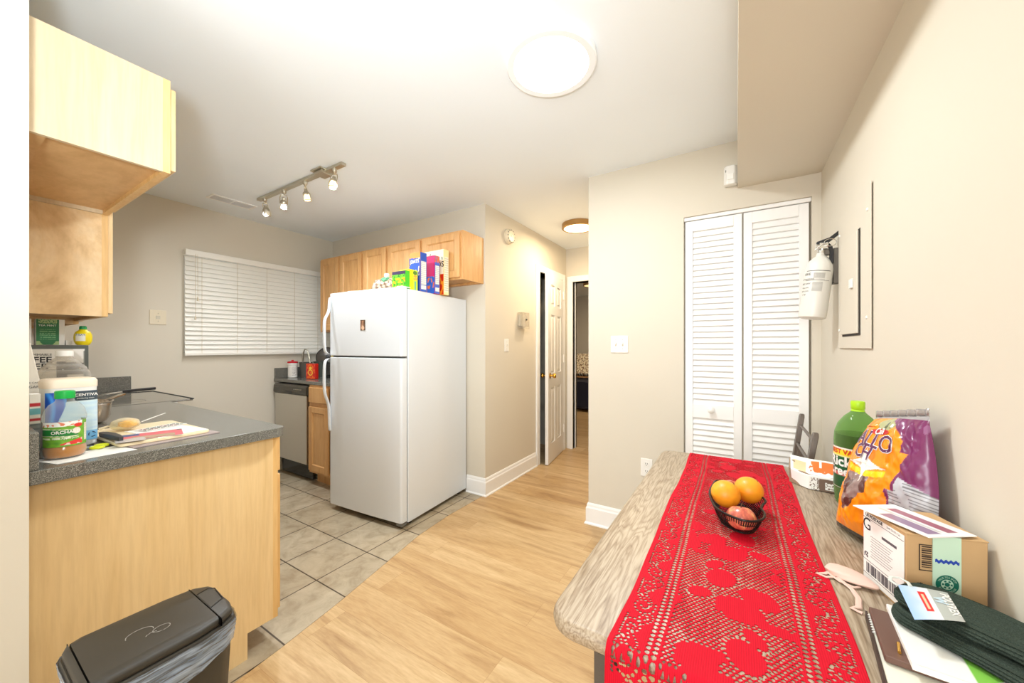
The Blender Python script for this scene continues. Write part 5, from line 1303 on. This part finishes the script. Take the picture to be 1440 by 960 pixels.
text('PROGRAMMABLE', 0.0135, cfn(-0.030, 0.297), M['ink'], cmf); text('COFFEE', 0.034, cfn(-0.037, 0.275), M['ink'], cmf, bold=0.0006); text('MAKER', 0.034, cfn(-0.042, 0.247), M['ink'], cmf, bold=0.0006)
gt = empty('herb_carton', (-2.54, 0.309, CZ+0.339), label='green carton with pale print on top of the coffee maker carton', cat='box')
def gtcol(u, v):
    n = noise.noise(Vector((u*20, v*24, 4)))
    if (v < 0.14 and abs(u-0.5) > 0.22+v) or (v > 0.84 and abs(u-0.5) < 0.42 and n > -0.1): return (0.66, 0.76, 0.52)
    if 0.14 < u < 0.86 and 0.2 < v < 0.66 and (v*26) % 2 > 1.2 and n > -0.25: return (0.50, 0.72, 0.52)
    return (0.16, 0.46, 0.28)
bx('carton', (-0.05, -0.041, 0), (0.0, 0.038, 0.112), M['paper'], gt, 0.001)
gp = MB().grid(lambda u, v: (0.0006, -0.040+0.062*u, 0.001+0.110*v), 50, 60, gtcol).build('front_print', vcol('herb_print', 0.5), gt, smooth=False)
text('TEA MINT', 0.011, plane_fn((0.0012, -0.010, 0.084), (0, 1, 0), (0, 0, 1)), M['paper'], gp)
sb_ = bx('small_carton', (-2.60, 0.350, CZ+0.3392), (-2.54, 0.367, CZ+0.360), M['paper'], None, 0.001); tag(sb_, 'low whitish carton lying between the green carton and the lemon juice bottle', 'box')
le = empty('lemon_juice_bottle', (-2.525, 0.398, CZ+0.339), label='round yellow lemon juice bottle with a green cap', cat='bottle')
MB().lathe([(0.0, 0.002), (0.018, 0.0), (0.023, 0.006), (0.0275, 0.018), (0.0285, 0.034), (0.0275, 0.047), (0.022, 0.060), (0.013, 0.067), (0.011, 0.071)], n=36).build('bottle_body', mat('lemon_yellow', (240, 216, 20), 0.35, bump=0.4, bscale=300), le)
MB().lathe([(0.0, 0.086), (0.009, 0.086), (0.0115, 0.083), (0.012, 0.071), (0.010, 0.069)], n=24).build('cap', mat('lemon_cap', (20, 150, 80), 0.4), le)
MB().grid(lambda u, v: (0.0292*math.sin(A0-1.15+1.1*u), -0.0292*math.cos(A0-1.15+1.1*u), 0.018+0.032*v), 16, 20, lambda u, v: (0.92, 0.92, 0.88) if v < 0.7 and (v*18) % 2 > 0.7 else ((0.30, 0.40, 0.50) if noise.noise(Vector((u*20, v*30, 0))) > 0 and v > 0.7 else (0.94, 0.93, 0.86))).build('label', vcol('lemon_label', 0.4), le)
wb_ = empty('carton', (-2.50, 0.222, CZ+0.339), label='tall off-white carton at the far left on the coffee maker carton, partly cut off', cat='box')
bx('carton_body', (-0.08, -0.03, 0), (0.0, 0.031, 0.110), M['paper'], wb_, 0.002)
wg = empty('flour_bag', (-2.02, 0.190, CZ), label='white paper bag with small dark print standing at the far left beside the jug', cat='paper bag')
MB().rings([[(-0.05, -0.013, 0), (0.03, -0.013, 0), (0.03, 0.036, 0), (-0.05, 0.036, 0)], [(-0.05, -0.013, 0.2), (0.03, -0.013, 0.2), (0.028, 0.032, 0.2), (-0.048, 0.032, 0.2)], [(-0.02, -0.013, 0.345), (0.005, -0.013, 0.345), (0.005, 0.012, 0.345), (-0.02, 0.012, 0.345)]]).build('bag_body', mat('bag_paper', (232, 226, 214), 0.7, bump=0.3, bscale=40), wg, bevel=0.003)
text('PURE CANE', 0.007, plane_fn((0.0316, 0.012, 0.212), (0, 1, 0), (0, 0, 1)), M['ink'], wg); text('SUGAR', 0.011, plane_fn((0.0316, 0.010, 0.198), (0, 1, 0), (0, 0, 1)), M['ink'], wg)
rb_ = empty('striped_carton', (-1.80, 0.1955, CZ), label='narrow carton with red, white and teal bands beside the backsplash', cat='box')
def rbcol(u, v):
    if 0.80 < v < 0.86 or 0.58 < v < 0.62: return (0.72, 0.14, 0.18)
    if 0.68 < v < 0.78: return (0.42, 0.70, 0.74)
    if v < 0.54: return (0.40, 0.42, 0.42) if (v*30) % 2 > 1 else (0.5, 0.5, 0.48)
    return (0.90, 0.88, 0.84)
MB().box((-0.03, -0.018, 0), (0.012, 0.002, 0.19)).build('carton_body', M['paper'], rb_, bevel=0.001)
MB().grid(lambda u, v: (0.0126, -0.018+0.020*u, 0.001+0.188*v), 4, 70, rbcol).build('front_print', vcol('band_print', 0.4), rb_, smooth=False)
pn = empty('saucepan', (-2.395, 0.366, CZ), label='stainless steel saucepan with rolled rim behind the white tub', cat='pan')
MB().lathe([(0.0, 0.002), (0.062, 0.0), (0.080, 0.008), (0.092, 0.030), (0.096, 0.085), (0.101, 0.090), (0.102, 0.0935), (0.098, 0.094), (0.093, 0.088), (0.088, 0.030), (0.07, 0.010), (0.0, 0.008)], n=56, cap=False).build('pan_body', mat('pan_steel', (214, 200, 184), 0.2, 0.95), pn)
MB().rings([[(x, y-w, z-h), (x, y+w, z-h), (x, y+w, z+h), (x, y-w, z+h)] for x, y, z, w, h in ((-0.06, 0.075, 0.080, 0.010, 0.002), (-0.11, 0.125, 0.094, 0.012, 0.003), (-0.16, 0.165, 0.100, 0.010, 0.004))]).build('handle_arm', M['chrome'], pn, bevel=0.001)
f2 = empty('frying_pan', (-2.60, 0.30, CZ), label='frying pan on the stove side with a silver arm and black handle', cat='pan')
MB().lathe([(0.0, 0.0), (0.03, 0.0), (0.04, 0.02)], n=20).build('stand', M['chrome'], f2)
f2.location = (-3.12, 0.42, 0.9163)
for c in list(f2.children): bpy.data.objects.remove(c)
MB().lathe([(0.0, 0.002), (0.085, 0.0), (0.105, 0.022), (0.120, 0.048), (0.122, 0.050), (0.117, 0.049), (0.10, 0.022), (0.0, 0.006)], n=56, cap=False).build('pan_body', bpy.data.materials['pan_steel'], f2)
a = MB().rings([[(x, y-0.010, z-0.003), (x+0.002, y+0.010, z-0.003), (x+0.002, y+0.010, z+0.003), (x, y-0.010, z+0.003)] for x, y, z in ((0.04, 0.110, 0.045), (0.05, 0.16, 0.060), (0.05, 0.22, 0.066))]).build('handle_arm', M['chrome'], f2, bevel=0.001)
MB().rings([[(x-0.010, y, z-0.008), (x+0.010, y, z-0.008), (x+0.010, y, z+0.008), (x-0.010, y, z+0.008)] for x, y, z in ((0.05, 0.215, 0.066), (0.05, 0.29, 0.070), (0.05, 0.36, 0.072))]).build('grip', M['black'], a, bevel=0.004)
p3 = empty('cooking_pot', (-3.55, 0.42, 0.9163), label='small steel cooking pot with lid at the back of the stove near the splash', cat='pot')
MB().lathe([(0.0, 0.002), (0.075, 0.0), (0.082, 0.008), (0.083, 0.10), (0.086, 0.104), (0.080, 0.104), (0.079, 0.01), (0.0, 0.008)], n=48, cap=False).build('pot_body', bpy.data.materials['pan_steel'], p3)
MB().lathe([(0.085, 0.105), (0.083, 0.108), (0.05, 0.118), (0.0, 0.122)], n=48).build('lid', M['chrome'], p3)
MB().lathe([(0.006, 0.12), (0.006, 0.132), (0.015, 0.136), (0.013, 0.146), (0.0, 0.148)], n=24).build('lid_knob', M['black'], p3)
MB().tube([(0.02, 0.082, 0.085), (0.02, 0.112, 0.088), (-0.02, 0.112, 0.088), (-0.02, 0.082, 0.085)], 0.005, 8).build('side_handle', M['chrome'], p3)

# cutting board with papers
cbd = MB().rings([[(x, y, z) for x, y in rrect(-0.19+g, 0.19-g, -0.125+g, 0.125-g, 0.025-g, 6)] for g, z in ((0.002, 0.0), (0, 0.002), (0, 0.008), (0.002, 0.010))]).build('cutting_board', mat('board_cream', (240, 222, 184), 0.5), None)
cbd.location = (-1.905, 0.464, CZ+0.0032); cbd.rotation_euler = (0, 0, R(2)); tag(cbd, 'cream cutting board covered with papers on the peninsula worktop', 'cutting board')
lm = empty('magazine', (-1.87, 0.470, CZ), R(6), label='dark glossy magazine poking out from under the cutting board', cat='magazine')
bx('pages', (-0.185, -0.118, 0.0), (0.182, 0.128, 0.0026), mat('mag_edge', (176, 160, 158), 0.4), lm)
def sheet(name, label, cat, pts, z, th, m, colfn=None):
    """a thin rectangular sheet by centre, size, angle"""
    (cx, cy, w, h, a) = pts
    e = empty(name, (cx, cy, z), a, label=label, cat=cat)
    bx('sheet', (-w/2, -h/2, 0), (w/2, h/2, th), m, e)
    if colfn: MB().grid(lambda u, v: (-w/2+w*u, -h/2+h*v, th+0.0003+0.0*u), 40, 40, colfn).build('print', vcol('print_'+name, 0.4), e, smooth=False)
    return e
Z1 = CZ+0.0136
sheet('envelope', 'white envelope with small print under the pink flyer on the cutting board', 'paper', (-1.845, 0.500, 0.24, 0.15, R(8)), Z1, 0.0012, M['paper'])
sheet('flyer', 'pink and blue flyer at the middle of the cutting board', 'paper', (-1.785, 0.445, 0.12, 0.16, R(-14)), Z1+0.0014, 0.001, M['paper'], lambda u, v: (0.25, 0.36, 0.58) if (v < 0.3 and u < 0.35) else ((0.22, 0.22, 0.24) if v > 0.9 and u < 0.15 else (0.90, 0.42, 0.46)))
sheet('receipt', 'tan folded slip lying across the pink flyer', 'paper', (-1.752, 0.440, 0.045, 0.11, R(-16)), Z1+0.0030, 0.0012, mat('slip_tan', (186, 156, 130), 0.5))
sheet('clear_packet', 'translucent grey plastic packet at the near left of the board', 'packet', (-1.735, 0.378, 0.055, 0.07, R(-10)), Z1+0.0044, 0.0010, mat('packet_grey', (206, 198, 194), 0.25))
mtn = empty('mint_packet', (-1.925, 0.506, Z1+0.0030), R(110), label='white strip of red and green swirl mints at the far side of the board', cat='packet')
bx('wrapper', (-0.070, -0.032, 0), (0.070, 0.032, 0.001), M['paper'], mtn)
swr, swg = mat('mint_red', (150, 24, 40), 0.4), mat('mint_green', (30, 74, 60), 0.4)
for row in range(2):
    for k in range(6):
        cx_, cy_ = -0.058+0.0225*k+0.004*row, -0.014+0.026*row
        b = MB()
        for q in range(6):
            a0 = q*PI/3
            pts = [(cx_+0.002*math.cos(a0), cy_+0.002*math.sin(a0), 0.0013), (cx_+0.0122*math.cos(a0+0.15), cy_+0.0122*math.sin(a0+0.15), 0.0013), (cx_+0.0122*math.cos(a0+0.85), cy_+0.0122*math.sin(a0+0.85), 0.0013)]
            vs = [b.bm.verts.new(p) for p in pts]; b.bm.faces.new(vs)
        b.build('mint_swirl', swr if (k+row) % 3 == 1 else swg, mtn, smooth=False)
cn = empty('candy_bag', (-1.985, 0.418, Z1+0.002), R(55), label='small clear cellophane bag of yellow candy on the cutting board', cat='candy bag')
def lump(cx, cy, cz, rx, ry, rz, seed, amp=0.12, n=24):
    b = MB()
    rs = []
    for j in range(n//2+1):
        ph = PI*j/(n//2); ring = []
        for i in range(n):
            a = 2*PI*i/n; d = Vector((math.sin(ph)*math.cos(a), math.sin(ph)*math.sin(a), -math.cos(ph)))
            k = 1+amp*noise.noise(d*2.2+Vector((seed, 0, 0)))
            ring.append((cx+d.x*rx*k, cy+d.y*ry*k, max(cz+d.z*rz*k, 0.0005)))
        rs.append(ring)
    return b.rings(rs, cap=False)
lump(0, 0, 0.022, 0.044, 0.032, 0.022, 2).build('cellophane', clear('cello', (248, 240, 214), 0.05, 0.35), cn, ang=80)
lump(0.010, 0, 0.022, 0.028, 0.024, 0.018, 8, 0.3).build('candy', mat('candy_yellow', (246, 192, 20), 0.3), cn, ang=80)
MB().tube([(0.046, 0.004, 0.026), (0.070, 0.012, 0.036), (0.110, 0.024, 0.052)], [0.004, 0.005, 0.0035], 8, flat=0.4).build('twist_tail', M['paper'], cn)
MB().tube([(-0.046, 0.0, 0.018), (-0.068, -0.010, 0.010)], [0.006, 0.010], 8, flat=0.5).build('twist_end', mat('cream_film', (238, 226, 196), 0.4), cn)
sc = empty('utility_knife', (-1.835, 0.352, CZ+0.0145), R(4), label='dark grey plastic handled tool lying across the board corner', cat='knife')
MB().rings([[(x, -w, z-0.008), (x, w, z-0.008), (x, w, z+0.008), (x, -w, z+0.008)] for x, w, z in ((-0.09, 0.006, 0.007), (-0.06, 0.011, 0.009), (0.0, 0.012, 0.012), (0.055, 0.010, 0.012), (0.09, 0.006, 0.010))]).build('handle', mat('tool_grey', (62, 60, 62), 0.4), sc, bevel=0.003)
ys_ = empty('scissors', (-1.775, 0.313, CZ+0.001), R(60), label='scissors with bright yellow loops between the tub and cutting board', cat='scissors')
yl = mat('scissor_yellow', (214, 222, 20), 0.35)
for s in (-1, 1):
    MB().tube([(0.002+0.014*math.cos(a), s*0.014+0.011*math.sin(a), 0.006) for a in [2*PI*k/20 for k in range(20)]], 0.0042, 8, closed=True).build('loop_handle', yl, ys_)
MB().tube([(-0.012, -0.010, 0.006), (-0.045, 0.002, 0.006), (-0.085, 0.006, 0.006)], [0.004, 0.005, 0.001], 8, flat=0.4).tube([(-0.012, 0.010, 0.006), (-0.045, -0.002, 0.006), (-0.085, 0.0, 0.006)], [0.004, 0.005, 0.001], 8, flat=0.4).build('blades', M['chrome'], ys_)

# ------------------------------------------------------------------ on top of the fridge
FT = FR_TOP-0.005
def cereal(name, label, y0, y1, x1, w, h, spine, front, rz=0, z=FT, topc=(0.8, 0.6, 0.2)):
    """carton standing on its end: spine faces +x, broad printed face towards -y"""
    e = empty(name, (x1, y0, z), rz, label=label, cat='box', group='cartons on the refrigerator')
    d = y1-y0
    bx('carton', (-w, 0, 0), (0, d, h), mat('carton_'+name, tuple(int(255*c) for c in topc), 0.5), e, 0.001)
    MB().grid(lambda u, v: (0.0006, 0.001+(d-0.002)*u, 0.001+(h-0.002)*v), 20, 60, spine).build('spine_print', vcol('sp_'+name, 0.4), e, smooth=False)
    MB().grid(lambda u, v: (-w+0.001+(w-0.002)*u, -0.0006, 0.001+(h-0.002)*v), 60, 80, front).build('front_print', vcol('fp_'+name, 0.4), e, smooth=False)
    return e
def facts(bg, text_c=(0.93, 0.93, 0.90), lo=0.22, hi=0.82, u0=0.1, u1=0.92):
    def f(u, v):
        if u0 < u < u1 and lo < v < hi: return text_c if ((v*60) % 3 > 0.8) else tuple(c*0.82 for c in text_c)
        if u0 < u < u1 and 0.06 < v < 0.16: return text_c
        return bg(u, v) if callable(bg) else bg
    return f
def nz(u, v, s=6, k=0): return noise.noise(Vector((u*s, v*s, k)))
cereal('yellow_carton', 'short bright yellow carton between the green carton and the blue cereal box', 1.815, 1.892, -1.958, 0.10, 0.145,
       lambda u, v: (0.30, 0.50, 0.16) if ((u-0.68)/0.26)**2+((v-0.86)/0.1)**2 < 1 else ((0.20, 0.66, 0.66) if 0.62 < u < 0.78 and v < 0.44 else ((0.93, 0.62, 0.30) if u > 0.45 and 0.5 < v < 0.74 and nz(u, v, 12) > -0.1 else ((0.80, 0.90, 0.20) if u > 0.42 else (1.0, 0.93, 0.05)))),
       lambda u, v: (0.98, 0.90, 0.10), topc=(0.98, 0.90, 0.1))
cereal('blue_cereal_box', 'tall blue cereal box with a white nutrition panel on its side', 1.911, 1.976, -1.952, 0.112, 0.286,
       facts((0.16, 0.34, 0.72), lo=0.18, hi=0.78), lambda u, v: (0.16, 0.32, 0.70) if v < 0.88 - 0.05*u and nz(u, v, 5, 1) > -0.28 else ((0.86, 0.55, 0.25) if v > 0.86 else ((0.30, 0.28, 0.42) if nz(u, v, 9, 2) > 0 else (0.90, 0.86, 0.80))), topc=(0.86, 0.56, 0.24))
cereal('fruity_cereal_box', 'magenta and blue cereal box between the blue and the cream boxes', 2.047, 2.101, -1.940, 0.17, 0.288,
       facts(lambda u, v: (0.92, 0.45, 0.15) if v > 0.82 and nz(u, v, 9, 3) > -0.1 else (0.30, 0.40, 0.78), lo=0.24, hi=0.74), lambda u, v: ((0.78, 0.06, 0.40) if u+0.3*nz(u, v, 4) > 0.45 else (0.85, 0.45, 0.16) if nz(u, v, 8, 7) > 0 else (0.30, 0.20, 0.40)) if v > 0.45 else ((0.10, 0.36, 0.76) if nz(u, v, 9, 4) < 0.22 else (0.90, 0.45, 0.12)), topc=(0.80, 0.10, 0.4))
cereal('cream_cereal_box', 'tallest cream cereal box with red lower front, furthest back on the refrigerator', 2.130, 2.188, -1.925, 0.20, 0.352,
       facts((0.96, 0.90, 0.66), (0.95, 0.93, 0.84), 0.08, 0.84), lambda u, v: ((0.95, 0.92, 0.80) if nz(u, v, 6, 6) > -0.45 else (0.2, 0.3, 0.3)) if v > 0.45 else ((0.80, 0.16, 0.08) if nz(u, v, 9, 8) < 0.1 else (0.95, 0.60, 0.15)), topc=(0.93, 0.72, 0.30))
cereal('green_carton', 'low green carton with orange shapes at the front edge of the refrigerator top', 1.772, 1.811, -1.952, 0.135, 0.128,
       lambda u, v: (0.25, 0.75, 0.15), lambda u, v: (0.26, 0.20, 0.34) if v > 0.82 else ((0.98, 0.66, 0.10) if nz(u, v, 6, 2) > 0.12 and v < 0.62 else ((0.42, 0.80, 0.18) if nz(u, v, 9, 5) > -0.2 else (0.16, 0.48, 0.14))), topc=(0.3, 0.6, 0.2))
e = bpy.data.objects['blue_cereal_box']; text('OATS', 0.034, plane_fn((-0.056, -0.0012, 0.22), (1, 0, 0), (0, 0, 1)), M['paper'], e, bold=0.001)
e = bpy.data.objects['cream_cereal_box']; text('OS', 0.06, plane_fn((-0.035, -0.0012, 0.235), (1, 0, 0), (0, 0, 1)), M['ink'], e, bold=0.001); text('CHEERI', 0.04, plane_fn((-0.12, -0.0012, 0.285), (1, 0, 0), (0, 0, 1)), mat('box_teal', (50, 150, 150), 0.5), e, bold=0.001)
pb_ = empty('bread_bag', (-2.36, 1.95, FT), R(14), label='crumpled clear plastic bag of bread with striped print on the refrigerator', cat='bag')
def lump2(rx, ry, rz, seed, colfn, nm, m, par, cz):
    f = lambda u, v: (lambda d, k: (d.x*rx*k, d.y*ry*k, max(0.001, cz+d.z*rz*k)))(Vector((math.sin(PI*v)*math.cos(2*PI*u), math.sin(PI*v)*math.sin(2*PI*u), -math.cos(PI*v))), 1+0.25*noise.noise(Vector((math.sin(PI*v)*math.cos(2*PI*u)*2.5+seed, math.sin(PI*v)*math.sin(2*PI*u)*2.5, math.cos(PI*v)*2.5))))
    return MB().grid(f, 60, 30, colfn).build(nm, m, par, ang=80)
lump2(0.125, 0.065, 0.075, 1, lambda u, v: (0.74, 0.68, 0.58) if (u*34+v*6) % 2 > 0.9 else (0.46, 0.36, 0.30), 'bag_film', vcol('bread_print', 0.2), pb_, 0.062)
MB().tube([(0.09, 0, 0.09), (0.13, 0.004, 0.13), (0.15, 0.0, 0.15)], [0.010, 0.007, 0.018], 10, flat=0.6).build('tied_neck', mat('film_mauve', (170, 130, 150), 0.3), pb_)
lump2(0.045, 0.05, 0.032, 6, lambda u, v: (0.35, 0.62, 0.45), 'green_corner', vcol('green_film', 0.3), pb_, 0.115)
sbt = empty('spray_bottle', (-2.49, 2.06, FT), label='small clear bottle with a round white cap behind the bread bag', cat='bottle')
MB().lathe([(0, 0), (0.028, 0.0), (0.03, 0.005), (0.03, 0.13), (0.014, 0.16), (0.012, 0.17)], n=28).build('bottle_body', clear('mist_clear', (214, 226, 216), 0.05, 0.35), sbt)
MB().lathe([(0.0, 0.212), (0.017, 0.208), (0.022, 0.198), (0.022, 0.186), (0.016, 0.176), (0.012, 0.170)], n=28).build('cap', M['white'], sbt)
pl_ = empty('plastic_lid', (-2.545, 1.85, FT+0.0005), label='flat white plastic lid lying at the left front of the refrigerator top', cat='lid')
MB().lathe([(0.0, 0.020), (0.085, 0.020), (0.092, 0.026), (0.098, 0.026), (0.098, 0.004), (0.094, 0.0), (0.0, 0.0)], n=56).build('lid_disc', M['white'], pl_)

# ------------------------------------------------------------------ on the back worktop
BZ = BT+0.0005
tu = empty('tumbler', (-3.835, 2.00, BZ), label='white cup with a red screw lid near the end of the back worktop', cat='cup')
MB().lathe([(0.0, 0.002), (0.036, 0.0), (0.042, 0.006), (0.042, 0.11), (0.038, 0.122), (0.044, 0.128), (0.044, 0.150)], n=36).build('cup_body', M['paper'], tu)
MB().lathe([(0.047, 0.148), (0.047, 0.160), (0.040, 0.164), (0.012, 0.166), (0.012, 0.178), (0.0, 0.179)], n=36).build('lid', mat('lid_red', (200, 22, 40), 0.4), tu)
MB().grid(lambda u, v: (0.0426*math.sin(4.0*u), -0.0426*math.cos(4.0*u), 0.02+0.09*v), 30, 30, lambda u, v: (0.70, 0.68, 0.66) if nz(u, v, 40, 1) > 0.15 and 0.2 < u < 0.8 else (0.93, 0.91, 0.88)).build('print', vcol('tumbler_print', 0.5), tu)
gy = mat('pan_grey', (84, 80, 74), 0.45); 
def pailc(name, label, loc, r0, r1, h, m, tilt=0, cat='container', rot=(0, 0, 0)):
    e = empty(name, loc, label=label, cat=cat, rot=rot)
    MB().lathe([(0.0, 0.0), (r0, 0.0), (r1, h), (r1+0.004, h+0.002), (r1+0.002, h+0.004), (r1-0.003, h), (r0-0.003, 0.004), (0, 0.004)], n=40, cap=False).build('vessel', m, e)
    return e
pailc('utensil_pot', 'dark grey pot with a hoop handle beside the red packet', (-3.775, 2.10, BZ), 0.045, 0.060, 0.15, gy, cat='pot')
e = bpy.data.objects['utensil_pot']; MB().tube([(-0.058, 0, 0.15), (-0.052, 0, 0.24), (-0.02, 0, 0.285), (0.02, 0, 0.285), (0.055, 0, 0.23), (0.075, 0.0, 0.15)], 0.006, 8).build('hoop_handle', M['nickel'], e)
pailc('grey_pitcher', 'dark green-grey pot to the right of the hooped one', (-3.70, 2.215, BZ), 0.055, 0.070, 0.155, mat('pot_green', (70, 76, 68), 0.45), cat='pot')
lt_ = empty('pan_lid', (-3.775, 2.335, BZ+0.195), label='round black pan lid standing upright behind the pots on the back worktop', cat='lid', rot=(R(78), 0, R(56)))
MB().lathe([(0.0, 0.026), (0.04, 0.022), (0.085, 0.010), (0.105, 0.0), (0.108, 0.002), (0.108, 0.006), (0.085, 0.015), (0.04, 0.028), (0.0, 0.032)], n=48, cap=False).build('lid_disc', mat('lid_grey', (92, 88, 84), 0.3, 0.4), lt_)
MB().tube([(0.108*math.cos(2*PI*k/48), 0.108*math.sin(2*PI*k/48), 0.003) for k in range(48)], 0.005, 8, closed=True).build('rim', M['black'], lt_)
MB().lathe([(0.008, 0.03), (0.008, 0.045), (0.022, 0.05), (0.02, 0.06), (0.0, 0.062)], n=20).build('knob', M['black'], lt_)
dr = empty('knife_block', (-3.47, 2.27, BZ), label='black dish caddy holding utensils beside the refrigerator', cat='caddy')
MB().box((-0.11, -0.09, 0.0), (0.14, 0.09, 0.008)).box((-0.11, -0.09, 0.0), (-0.10, 0.09, 0.15)).box((0.13, -0.09, 0), (0.14, 0.09, 0.15)).box((-0.10, -0.09, 0), (0.13, -0.082, 0.15)).box((-0.10, 0.082, 0), (0.13, 0.09, 0.15)).box((0.01, -0.08, 0), (0.018, 0.08, 0.15)).build('caddy_body', M['blackgloss'], dr, bevel=0.003)
dr.name = 'utensil_caddy'
def utensil(name, label, x, y, h, m, r=0.008, tip=None, lean=(0, 0)):
    e = empty(name, (-3.47+x, 2.27+y, BZ+0.009), label=label, cat='utensil')
    MB().tube([(0, 0, 0), (lean[0]*0.5, lean[1]*0.5, h*0.5), (lean[0], lean[1], h)], [r*0.7, r, r], 8).build('handle', m, e)
    if tip: MB().rings([[(lean[0]-w, lean[1]-0.003, z), (lean[0]+w, lean[1]-0.003, z), (lean[0]+w, lean[1]+0.003, z), (lean[0]-w, lean[1]+0.003, z)] for w, z in ((0.008, h-0.01), (0.030, h+0.03), (0.032, h+0.09), (0.02, h+0.10))]).build('blade', m, e, bevel=0.002)
    return e
utensil('spatula', 'pale yellow slanting utensil handle leaning in the black caddy', -0.02, -0.03, 0.23, mat('handle_yellow', (206, 186, 110), 0.5), 0.011, None, (-0.055, 0.0))
utensil('ladle', 'tall white utensil standing in the black caddy beside the refrigerator', 0.055, 0.03, 0.34, M['white'], 0.010, None, (0.0, 0.0))
utensil('spoon', 'dark curved spoon handle standing beside the white utensil in the caddy', 0.04, -0.04, 0.24, M['black'], 0.006, None, (0.03, 0.0))
rp = empty('red_packet', (-3.50, 2.01, BZ), R(8), label='red and orange printed packet standing on the back worktop', cat='packet')
bx('packet_body', (-0.062, -0.02, 0), (0.062, 0.02, 0.15), mat('packet_red', (196, 32, 20), 0.35), rp, 0.006)
MB().grid(lambda u, v: (-0.060+0.120*u, -0.0207, 0.004+0.142*v), 40, 46, lambda u, v: (0.98, 0.80, 0.25) if (((u-0.5)/0.16)**2+((v-0.72)/0.1)**2 < 1 or (abs(((u-0.5)/0.26)**2+((v-0.42)/0.2)**2-0.8) < 0.25)) else ((0.94, 0.40, 0.10) if nz(u, v, 6, 2) > 0.05 else (0.82, 0.12, 0.08))).build('front_print', vcol('packet_print', 0.3), rp, smooth=False)

# ------------------------------------------------------------------ light
def area(name, loc, rot, size, energy, col=(1, 1, 1), sy=None, spread=None):
    l = bpy.data.lights.new(name, 'AREA'); l.energy = energy; l.size = size; l.color = col
    if sy: l.shape = 'RECTANGLE'; l.size_y = sy
    o = bpy.data.objects.new(name, l); C.objects.link(o); o.location = loc; o.rotation_euler = rot
    return o
def point(name, loc, energy, col, r):
    l = bpy.data.lights.new(name, 'POINT'); l.energy = energy; l.color = col; l.shadow_soft_size = r
    o = bpy.data.objects.new(name, l); C.objects.link(o); o.location = loc; return o
point('camera_flash', (0.10, -0.12, 1.42), 5.8, (0.95, 0.97, 1.0), 0.06)
def spot(name, loc, to, energy, ang, col=(1, 1, 1), r=0.1):
    l = bpy.data.lights.new(name, 'SPOT'); l.energy = energy; l.spot_size = R(ang); l.spot_blend = 1.0; l.color = col; l.shadow_soft_size = r
    o = bpy.data.objects.new(name, l); C.objects.link(o); o.location = loc
    o.rotation_euler = (Vector(to)-Vector(loc)).to_track_quat('-Z', 'Y').to_euler(); return o
# two added fill spots aimed upwards to brighten the ceiling
spot('ceiling_fill', (-0.10, -0.20, 1.42), (-2.0, 1.3, 2.44), 92, 100, (0.86, 0.94, 1.0), 0.10)
spot('near_ceiling_fill', (-0.40, -0.45, 1.30), (-0.42, -0.25, 2.44), 14, 125, (0.86, 0.94, 1.0), 0.10)
area('ceiling_lamp_glow', (-0.661, 1.388, CE-0.034), (0, 0, 0), 0.32, 17, (0.90, 0.96, 1.0)).data.shape = 'DISK'
area('hallway_lamp_glow', (-1.315, 3.37, CE-0.055), (0, 0, 0), 0.25, 11, (1.0, 0.80, 0.55)).data.shape = 'DISK'
area('bedroom_lamp_glow', (-2.30, 6.62, CE-0.065), (0, 0, 0), 0.30, 12, (1.0, 0.80, 0.55)).data.shape = 'DISK'
for k, x in enumerate((-3.195, -2.905, -2.62, -2.27)): spot('track_bulb_glow', (x, 1.46, CE-0.125), (x+0.03, 1.50, 0), 44, 168, (0.92, 0.96, 1.0), 0.02)
area('rear_fill', (-0.6, -3.1, 1.4), (R(90), 0, 0), 1.8, 42, (0.93, 0.97, 1.0), 1.6)  # added fill light behind the camera; no window stands there
w = bpy.data.worlds.new('w'); bpy.context.scene.world = w; w.use_nodes = True
w.node_tree.nodes['Background'].inputs[0].default_value = (0.95, 0.97, 1.0, 1); w.node_tree.nodes['Background'].inputs[1].default_value = 1.2

# ------------------------------------------------------------------ camera
cam = bpy.data.cameras.new('camera'); co = bpy.data.objects.new('camera', cam); C.objects.link(co)
co.location = (0, 0, 1.247); co.rotation_euler = (R(90), 0, math.atan(316/515.0))
cam.sensor_width = 36; cam.lens = 515.0/1440*36; cam.shift_y = 7/1440.0; cam.clip_start = 0.05
bpy.context.scene.camera = co
s = bpy.context.scene
s.view_settings.view_transform = 'Standard'; s.view_settings.look = 'None'; s.view_settings.gamma = 1.0; s.view_settings.use_curve_mapping = False
s.view_settings.exposure = 0.54
